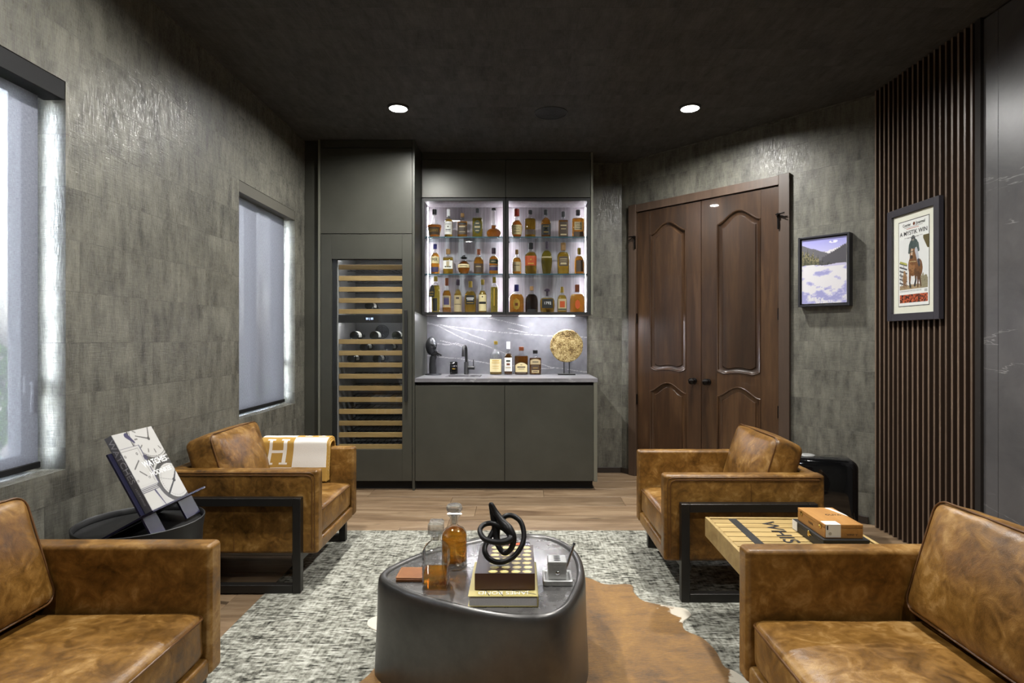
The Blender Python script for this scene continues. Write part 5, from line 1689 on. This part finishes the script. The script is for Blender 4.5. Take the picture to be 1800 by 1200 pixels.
slab(2.176, 2.255, Bp, U, -.088, -.008, -N_, .007).build('front_foot', 'navy', sd, smooth=False)
slab(2.40, 2.50, Bp, U, -.088, -.008, -N_, .007).build('front_foot', 'navy', sd, smooth=False)

wb = root('watch_book', 'thick grey and white hardcover book of watches on the stand', 'book', (Bp.x, 2.319, Bp.z + .0012))
BW, BH, BTt = .238, .324, .030
def bk(n0, n1, y0, y1, u0, u1):
    m_ = MB(); vs = []
    for u_ in (u0, u1):
        for n, yy in ((n0, y0), (n1, y0), (n1, y1), (n0, y1)):
            q = N_ * n + U * u_
            vs.append((q.x, yy, q.z))
    m_.add(vs, [(0, 3, 2, 1), (4, 5, 6, 7), (0, 1, 5, 4), (1, 2, 6, 5), (2, 3, 7, 6), (3, 0, 4, 7)])
    return m_
hw = BW / 2
bk(.001, .003, -hw, hw, .0, BH).build('back_cover', 'white', wb, smooth=False)
bk(BTt - .0025, BTt, -hw, hw, .0, BH).build('front_cover', 'white', wb, smooth=False)
sp_ = bk(.001, BTt, -hw - .002, -hw + .002, .0, BH).build('spine', plain('book_spine_grey', rgb(104, 104, 106), .4), wb, smooth=False)
bk(.003, BTt - .0025, -hw + .002, hw - .004, .004, BH - .004).build('page_block', 'pages', wb, smooth=False)
def watch_cover(u, v):
    A = BH / BW
    x = u; y = v * A                              # square units, y up to 1.36
    C = np.tile(np.array([176., 174., 170.]), (len(u), 1))
    # round dial, upper right
    put(C, ell(x, y, .74, 1.18, .50, .46), (66, 64, 58))
    put(C, ell(x, y, .79, 1.215, .445, .42), (176, 174, 170))
    put(C, ell(x, y, .77, 1.20, .41, .38), (66, 64, 58))
    put(C, ell(x, y, .77, 1.20, .40, .37), (184, 182, 178))
    for k in range(12):
        a = 2 * PI * k / 12
        put(C, seg(x, y, .77 + .27 * math.cos(a), 1.20 + .25 * math.sin(a), .77 + .33 * math.cos(a), 1.20 + .31 * math.sin(a), .012), (110, 108, 104))
    put(C, seg(x, y, .77, 1.16, .88, 1.36, .014, .008), (70, 68, 66))
    put(C, seg(x, y, .77, 1.16, .50, 1.26, .014, .008), (70, 68, 66))
    put(C, ell(x, y, .77, 1.16, .032, .032), (70, 68, 66))
    # band between the two dials
    put(C, (y < .80) & (y > .30) & (x > .50), (70, 69, 66))
    put(C, seg(x, y, .55, .60, 1.0, .78, .02), (178, 176, 172))
    # round dial, lower right
    put(C, ell(x, y, .84, .33, .47, .44), (178, 176, 172))
    put(C, ell(x, y, .84, .33, .43, .40), (62, 61, 58))
    put(C, ell(x, y, .84, .33, .34, .32), (184, 182, 178))
    for k in range(48):
        a = 2 * PI * k / 48
        put(C, ell(x, y, .84 + .30 * math.cos(a), .33 + .28 * math.sin(a), .008, .008), (120, 118, 114))
    put(C, seg(x, y, .84, .33, 1.02, .50, .02, .012), (40, 40, 42))
    put(C, seg(x, y, .84, .33, .56, .14, .014, .02), (40, 40, 42))
    put(C, seg(x, y, .84, .33, .50, .46, .004), (110, 108, 104))
    put(C, ell(x, y, .84, .33, .036, .036), (40, 40, 42))
    put(C, (y < .88 - .1 * x) & (y > .735) & (x > .52), (70, 69, 66))
    put(C, seg(x, y, .60, .74, 1.0, .80, .014), (178, 176, 172))
    # rectangular watch, left
    put(C, (x < .33) & (y > 1.02) & (x > .0), (180, 178, 174))
    put(C, seg(x, y, .30, 1.30, .40, 1.16, .05, .02), (58, 56, 84))
    put(C, (np.abs(x - .20) < .27) & (np.abs(y - .74) < .36), (58, 56, 84))
    put(C, (np.abs(x - .18) < .27) & (np.abs(y - .74) < .355), (180, 178, 174))
    put(C, (np.abs(x - .18) < .225) & (np.abs(y - .74) < .31), (92, 90, 88))
    put(C, (np.abs(x - .18) < .22) & (np.abs(y - .74) < .305), (184, 182, 178))
    for cx, cz in ((.04, .96), (.32, .96), (.04, .52), (.32, .52)):
        put(C, ell(x, y, cx, cz, .022, .022), (70, 68, 66))
        put(C, ell(x, y, cx, cz, .012, .012), (184, 182, 178))
    put(C, seg(x, y, .10, .72, .28, .84, .012), (90, 88, 86)); put(C, seg(x, y, .18, .66, .28, .56, .012), (90, 88, 86))
    for k in range(3):
        put(C, (np.abs(y - .36 + .03 * k) < .007) & (x < .40), (70, 68, 80))
    put(C, (x < .28) & (y < .28), (182, 180, 174))
    put(C, seg(x, y, .29, .28, .36, .0, .02, .008), (58, 56, 84))
    put(C, seg(x, y, .42, .34, .50, .12, .03, .02), (70, 68, 70))
    put(C, (np.abs(x - .47) < .045) & (np.abs(y - .86) < .04), (60, 58, 76))
    return C
M_ = Matrix((Vector((0, 1, 0)), -N_, U)).transposed().to_4x4()
M_.translation = N_ * (BTt + .0004) + U * (BH / 2)
cp = picture_grid('cover_print', BW - .001, BH - .001, 150, 200, watch_cover, 'vcol_gloss', wb, M_)
lettering('WATCHES', .036, 'inkwhite', wb, N_ * (BTt + .0009) + U * .176 + Vector((0, .030, 0)), (0, 1, 0), U, bold=.0006, width=.150)
lettering('HODINKEE', .028, 'inkwhite', wb, N_ * (BTt + .0009) + U * .132 + Vector((0, .035, 0)), (0, 1, 0), U, bold=.0004, width=.130)
lettering('WATCHES', .030, plain('spine_letter', rgb(168, 168, 170), .4), sp_, N_ * (BTt * .5) + U * .215 + Vector((0, -hw - .0024, 0)), -U, N_, width=.185)
lettering('A GUIDE BY HODINKEE', .009, plain('spine_letter_small', rgb(168, 168, 170), .4), sp_, N_ * (BTt * .5) + U * .065 + Vector((0, -hw - .0024, 0)), -U, N_, width=.075)

# ------------------------------------------------------------------ right crate table and cigar boxes
tw = root('crate_side_table', 'pine crate-top side table reading WHISKEY between the right seats', 'side table', (1.095, 2.29, 0), rz=-.02)
hx_, hy_ = .285, .270; ZT = .460
for (a, b, c, d) in ((-hx_, -hx_ + .016, -hy_, hy_), (hx_ - .016, hx_, -hy_, hy_), (-hx_ + .016, hx_ - .016, -hy_, -hy_ + .016), (-hx_ + .016, hx_ - .016, hy_ - .016, hy_)):
    MB().rbox(a, b, c, d, ZT - .085, ZT, .002, 1).build('crate_side', 'crate', tw)
MB().box(-hx_ + .017, hx_ - .017, -hy_ + .017, hy_ - .017, ZT - .030, ZT - .022).build('crate_base', 'lbl_brown', tw, smooth=False)
nb = 9; wbrd = (2 * hy_ - .036) / nb
for i in range(nb):
    y0 = -hy_ + .018 + wbrd * i
    MB().rbox(-hx_ + .019, hx_ - .018, y0 + .004, y0 + wbrd - .004, ZT - .0215, ZT - .004, .0015, 1).build('top_board', 'crate', tw)
MB().box(-.190, -.155, -hy_ + .018, hy_ - .018, ZT - .0038, ZT - .0026).build('black_strap', 'lbl_black', tw, smooth=False)
tx = text_mesh('WHISKEY', .085, .0004, .0008, .46)
lm = tx.xform(frame_mat((-.040, -.01, ZT - .0032), (0, -1, 0), (1, 0, 0)))
lm.build('lettering', 'ink', tw, smooth=False)
for sg_ in (-1, 1):
    xx = -.05 if sg_ < 0 else .20
    lg = MB().rbox(xx - .015, xx + .015, -.20, -.17, RZ + .0005, ZT - .086, .002, 1).rbox(xx - .015, xx + .015, .17, .20, RZ + .0005, ZT - .086, .002, 1).rbox(xx - .015, xx + .015, -.17, .17, RZ + .0005, RZ + .03, .002, 1)
    lg.build('leg_frame', 'black', tw, smooth=False)
zt = ZT - .0035
cb1 = root('black_cigar_box', 'flat black cigar box under the cedar box', 'cigar box', (1.215, 2.285, zt), rz=-.02)
MB().rbox(-.085, .085, -.128, .128, 0, .030, .002, 2).build('box_body', 'black', cb1)
MB().rbox(-.0855, .0855, -.1285, .1285, .0305, .042, .002, 2).build('lid', 'black', cb1)
MB().rbox(-.0885, -.0855, -.022, -.008, .018, .038, .001, 1).rbox(-.0885, -.0855, -.036, -.012, .026, .031, .001, 1).build('clasp', 'brass', cb1)
MB().box(-.0865, -.0858, .085, .128, .003, .040).build('tax_stamp', 'white', cb1, smooth=False)
cb2 = root('cedar_cigar_box', 'cedar cigar box with white seal stacked on the black box', 'cigar box', (1.213, 2.283, zt + .0425), rz=-.02)
MB().rbox(-.071, .071, -.111, .111, 0, .038, .0015, 1).build('box_body', 'cigarwood', cb2)
ld = MB().rbox(-.071, .071, -.111, .111, .0384, .052, .0015, 1).build('lid', 'cigarwood', cb2)
for yy in (-.085, .070):
    MB().rbox(-.0735, -.0712, yy, yy + .012, .028, .046, .0008, 1).rbox(-.0745, -.0712, yy - .003, yy + .015, .034, .038, .0008, 1).build('clasp', 'brass', cb2)
MB().box(-.068, -.012, -.1118, -.1113, .004, .0518).box(-.068, -.012, -.1118, -.070, .0521, .0525).build('seal_paper', 'white', cb2, smooth=False)
sl = MB().loft([[(-.052 + .006 * math.cos(t), -.1121 - d, .018 + .006 * math.sin(t)) for t in [2 * PI * k / 16 for k in range(16)]] for d in (0, .0002)])
sl.build('seal_mark', 'silver', cb2, smooth=False)
MB().box(-.064, -.059, -.1122, -.1119, .032, .048).build('seal_mark', 'ink', cb2, smooth=False)
lettering('OLIVA', .024, 'lbl_brown', ld, (.020, .01, .0523), (1, 0, 0), (0, 1, 0), width=.058)
lettering('OLIVA', .014, 'lbl_brown', cb2, (-.0714, .0, .022), (0, -1, 0), (0, 0, 1), width=.04)
lettering('SERIE V', .010, 'lbl_brown', cb2, (.030, -.1114, .014), (1, 0, 0), (0, 0, 1), width=.04)
MB().prism([(.035, .105), (.055, .105), (.071, .02), (.071, -.01)], .0521, .0523, 'z').build('paper_band', 'white', cb2, smooth=False)

# ------------------------------------------------------------------ air purifier
ap = root('air_purifier', 'glossy black air purifier on the floor behind the right armchair', 'air purifier', (1.905, 3.70, 0), rz=-.30)
pr = rrect(.205, .235, .055, 8)
def apr(ins, yy, k=1.0):
    return [(a * (1 - ins / .205), yy, b * (1 - ins / .235) + .262) for a, b in pr]
MB().loft([apr(.012, -.085), apr(.0, -.070), apr(0, .070), apr(.012, .085)]).build('housing', 'gloss', ap, angle=50)
MB().loft([apr(.030, -.0855), apr(.030, -.090), apr(.036, -.094)]).build('front_panel', 'gloss', ap, angle=40)
MB().rbox(-.15, .15, -.06, .06, .0, .028, .004, 2).build('foot', 'black', ap)
MB().lathe([(.045, .497), (.045, .503), (.040, .506)], 30, (-.07, 0, 0)).build('dial', 'silver', ap)
MB().box(.0, .10, -.035, -.015, .4975, .4985).build('control_strip', 'cap_black', ap, smooth=False)

# ------------------------------------------------------------------ framed pictures
sn = root('snow_picture', 'black-framed canvas of a snowy field and pine mountains on the angled wall', 'picture', (P0[0] + .680 * 1.79, P0[1] - .733 * 1.79, 1.722), rz=DZ)
W2, H2 = .338, .498
f = MB()
hx_, hz_ = W2 / 2, H2 / 2
MB().rbox(-hx_, -hx_ + .014, -.068, -.0015, -hz_, hz_, .0015, 1).rbox(hx_ - .014, hx_, -.068, -.0015, -hz_, hz_, .0015, 1).rbox(-hx_ + .014, hx_ - .014, -.068, -.0015, -hz_, -hz_ + .014, .0015, 1).rbox(-hx_ + .014, hx_ - .014, -.068, -.0015, hz_ - .014, hz_, .0015, 1).build('frame', 'frame_black', sn)
MB().box(-hx_ + .014, hx_ - .014, -.012, -.002, -hz_ + .014, hz_ - .014).build('backing', 'blackgap', sn, smooth=False)
MB().box(-hx_ + .021, hx_ - .021, -.054, -.012, -hz_ + .021, hz_ - .021).build('canvas', 'white', sn, smooth=False)
def snow(u, v):
    C = np.zeros((len(u), 3))
    t = np.clip((v - .7) / .3, 0, 1)[:, None]
    C[:] = np.array([196., 194., 226.]) * (1 - t) + np.array([150., 150., 214.]) * t
    cl = ell(u, v, .72, .935, .10, .02)
    put(C, cl & (fbm(u, v, 20) > .35), (232, 230, 240))
    ridge = .80 + .06 * np.sin(u * 7 + 5.6) + .05 * (fbm(u, 0 * u, 9) - .5)
    far = v < .79 + .09 * np.clip((u - .55) / .45, 0, 1) + .03 * (fbm(u, 0 * u + .3, 14) - .5)
    put(C, far, (216, 214, 218))
    sh = far & (fbm(u, v, 22) > .56); put(C, sh, (150, 148, 160))
    hill = v < .92 - .26 * np.clip(u, 0, .62) + .02 * (fbm(u, u * 0, 16) - .5)
    put(C, hill & (u < .66), (96, 94, 100))
    hill2 = v < .70 + .18 * np.clip((u - .5) / .5, 0, 1) + .05 * np.abs(((u * 24) % 1) - .5)
    put(C, hill2 & (u > .46), (72, 70, 76))
    # trees
    for i in range(34):
        cx = (i / 33) * .66 - .02 + rng.uniform(-.012, .012); hgt = .90 - .26 * max(0, cx) / .6 + rng.uniform(-.07, .03); base = .575
        wdt = .050 + .02 * rng.random()
        k = np.clip((hgt - v) / (hgt - base), 0, 1)
        jag = .6 + .8 * np.abs(((v * 42 + i * .37) % 1) - .5)
        mk = (np.abs(u - cx) < wdt * k * jag) & (v < hgt) & (v > base - .02)
        lit = fbm(u * 3, v * 3, 20, 3) > .5
        c1, c2 = ((128, 120, 88), (66, 66, 48)) if cx < .42 else ((78, 76, 74), (56, 55, 58))
        put(C, mk, c2); put(C, mk & lit & (u > cx - .02), c1)
    sn_ = v < .595 + .01 * np.sin(u * 9)
    base = np.array([208., 206., 210.])
    C[sn_] = base
    d = fbm(u * 1.0, v * 2.6, 5, 5)
    k = np.clip((.42 - v) / .42, 0, 1)
    bl = sn_ & (d > .62 - .22 * k)
    C[bl] = np.array([176., 174., 206.])
    put(C, sn_ & (d > .72 - .24 * k), (148, 148, 194))
    put(C, sn_ & (v < .14) & (fbm(u * 3, v * 1.4, 26, 3) > .62), (150, 150, 196))
    put(C, sn_ & (u > .5) & (v > .565), (180, 176, 204))
    return C
picture_grid('print', W2 - .044, H2 - .044, 110, 160, snow, 'vcol', sn, frame_mat((0, -.0545, 0), (1, 0, 0), (0, 0, 1)))

nw = root('newspaper_frame', 'charcoal-framed newspaper page reading A MYSTIK WIN on the slats', 'picture', (2.3415, 3.434, 1.698), rz=-PI / 2)
W3, H3 = .453, .685
hx_, hz_ = W3 / 2, H3 / 2; fw = .044
f = MB().rbox(-hx_, -hx_ + fw, -.030, -.001, -hz_, hz_, .002, 1).rbox(hx_ - fw, hx_, -.030, -.001, -hz_, hz_, .002, 1).rbox(-hx_ + fw, hx_ - fw, -.030, -.001, -hz_, -hz_ + fw, .002, 1).rbox(-hx_ + fw, hx_ - fw, -.030, -.001, hz_ - fw, hz_, .002, 1)
f.build('frame', 'frame_navy', nw)
MB().box(-hx_ + fw, hx_ - fw, -.016, -.002, -hz_ + fw, hz_ - fw).build('mat_board', 'mat_board', nw, smooth=False)
PW, PH = .262, .508
MB().box(-PW / 2 - .004, PW / 2 + .004, -.0166, -.0161, -PH / 2 - .004, PH / 2 + .004).build('mat_bevel', 'lbl_black', nw, smooth=False)
def paper(u, v):
    x = u * PW; y = v * PH
    C = np.tile(np.array([240., 238., 234.]), (len(u), 1))
    ph = (y > .098) & (y < .402) & (x > .008) & (x < PW - .008)
    C[ph] = np.array([232., 230., 228.])
    X0 = .135
    br1, br2, dk = (128, 84, 48), (158, 110, 68), (52, 46, 42)
    # dirt
    put(C, ph & (y < .118 + .012 * fbm(u, v, 12)), (170, 146, 112))
    # trees right
    put(C, ph & (x > .19) & (y < .165 + .03 * fbm(u * 3, 0 * v, 9) - .35 * np.clip(x - .21, 0, 1)), (150, 140, 112))
    # grandstand
    for k in range(6):
        yy = .262 - .024 * k
        put(C, seg(x, y, .010, yy, .072, yy - .020, .0045), (66, 66, 70))
    put(C, seg(x, y, .014, .268, .070, .250, .006), (190, 186, 96))
    put(C, (y > .113) & (y < .25) & (x > .010) & (x < .06) & (fbm(u, v, 40) > .6), (120, 116, 112))
    # second horse
    put(C, ell(x, y, .055, .165, .020, .032), (150, 112, 76)); put(C, ell(x, y, .052, .197, .010, .016), (170, 130, 90))
    for dx in (-.010, .0, .010): put(C, seg(x, y, .055 + dx, .150, .055 + dx * 1.4, .112, .004), (140, 100, 66))
    # dark banner, upper right
    put(C, (x > .215) & (y > .325) & (y < .402) & (y > .402 - (x - .205) * 1.7), (96, 82, 42))
    # hind quarter
    put(C, ell(x, y, .180, .215, .030, .055), (120, 80, 46))
    for a, b in (((.180, .180), (.196, .112)), ((.172, .190), (.170, .108))): put(C, seg(x, y, *a, *b, .010, .005), (96, 62, 36))
    # chest and neck
    put(C, ell(x, y, X0 - .008, .235, .042, .062), br1)
    put(C, ell(x, y, X0 - .018, .240, .026, .050), br2)
    put(C, seg(x, y, X0 - .004, .27, X0 - .012, .345, .034, .020), br1)
    # head
    put(C, seg(x, y, X0 - .012, .355, X0 - .020, .292, .019, .012), br2)
    put(C, seg(x, y, X0 - .013, .358, X0 - .019, .300, .005, .004), (226, 214, 196))
    put(C, ell(x, y, X0 - .021, .288, .013, .011), (70, 50, 40))
    for dx in (-.014, .010): put(C, seg(x, y, X0 - .012 + dx, .360, X0 - .012 + dx * 1.4, .382, .005, .001), br1)
    put(C, seg(x, y, X0 - .034, .318, X0 + .006, .322, .002), dk)
    # front legs
    put(C, seg(x, y, X0 - .032, .205, X0 - .036, .135, .012, .006), br1); put(C, seg(x, y, X0 - .036, .135, X0 - .030, .112, .006, .008), dk)
    put(C, seg(x, y, X0 + .014, .205, X0 + .018, .150, .012, .007), (106, 70, 40)); put(C, seg(x, y, X0 + .018, .150, X0 + .008, .118, .007, .008), dk)
    put(C, seg(x, y, X0 - .034, .262, X0 + .020, .258, .0018), (214, 190, 140))
    # jockey
    put(C, ell(x, y, X0 - .002, .365, .036, .030), (70, 84, 82)); put(C, seg(x, y, X0 - .032, .36, X0 - .040, .318, .012, .009), (70, 84, 82)); put(C, seg(x, y, X0 + .030, .36, X0 + .040, .322, .012, .009), (86, 100, 96))
    put(C, ell(x, y, X0 - .006, .398, .018, .017), (48, 56, 58)); put(C, ell(x, y, X0 - .006, .389, .011, .007), (150, 140, 130))
    put(C, seg(x, y, X0 + .020, .325, X0 + .044, .245, .012, .010), (190, 190, 200)); put(C, seg(x, y, X0 + .040, .262, X0 + .046, .232, .010, .008), (60, 56, 62))
    sh = ph & (fbm(u * 2, v * 4, 30, 3) > .60) & (C.sum(1) < 560); C[sh] *= .80
    # thin text rules and collage strip
    for yy, a, b in ((.4075, .05, .21), (.4045, .08, .18), (.090, .01, .20), (.084, .01, .20), (.4695, .05, .21)):
        put(C, (np.abs(y - yy) < .0014) & (x > a) & (x < b) & (((x * 900).astype(int) % 5) > 0), (130, 126, 124))
    put(C, (np.abs(y - .4605) < .002) & (x > .07) & (x < .18) & (((x * 700).astype(int) % 4) > 0), (190, 90, 70))
    st_ = (y > .018) & (y < .068) & (x > .008) & (x < PW - .008)
    n1 = fbm(u * 2, v * 4, 18, 4)
    C[st_] = np.array([64., 34., 24.]); put(C, st_ & (n1 > .48), (176, 70, 34)); put(C, st_ & (n1 > .60), (206, 108, 66)); put(C, st_ & (n1 < .36), (36, 28, 26))
    put(C, (np.abs(y - .084) < .008) & (x > .225) & (x < .250) & (((x * 1000).astype(int) % 3) > 0), (70, 70, 74))
    return C
picture_grid('newspaper_page', PW, PH, 170, 320, paper, 'vcol', nw, frame_mat((0, -.0169, 0), (1, 0, 0), (0, 0, 1)))
yy = -.0174
top = PH / 2
lettering('Courier', .025, 'ink', nw, (-.058, yy, top - .024), (1, 0, 0), (0, 0, 1), bold=.0004, width=.072, extrude=.0002)
lettering('Journal', .025, 'ink', nw, (.062, yy, top - .024), (1, 0, 0), (0, 0, 1), bold=.0004, width=.078, extrude=.0002)
MB().loft([[(.006 + .010 * math.cos(t), yy - d, top - .024 + .010 * math.sin(t)) for t in [2 * PI * k / 16 for k in range(16)]] for d in (0, .0002)]).build('masthead_emblem', 'cap_copper', nw, smooth=False)
lettering('A MYSTIK WIN', .036, 'ink', nw, (0, yy, top - .0745), (1, 0, 0), (0, 0, 1), bold=.0004, width=.238, extrude=.0002)
MB().box(-hx_ + fw, hx_ - fw, -.0215, -.0205, -hz_ + fw, hz_ - fw).build('glazing', 'glass', nw, smooth=False)
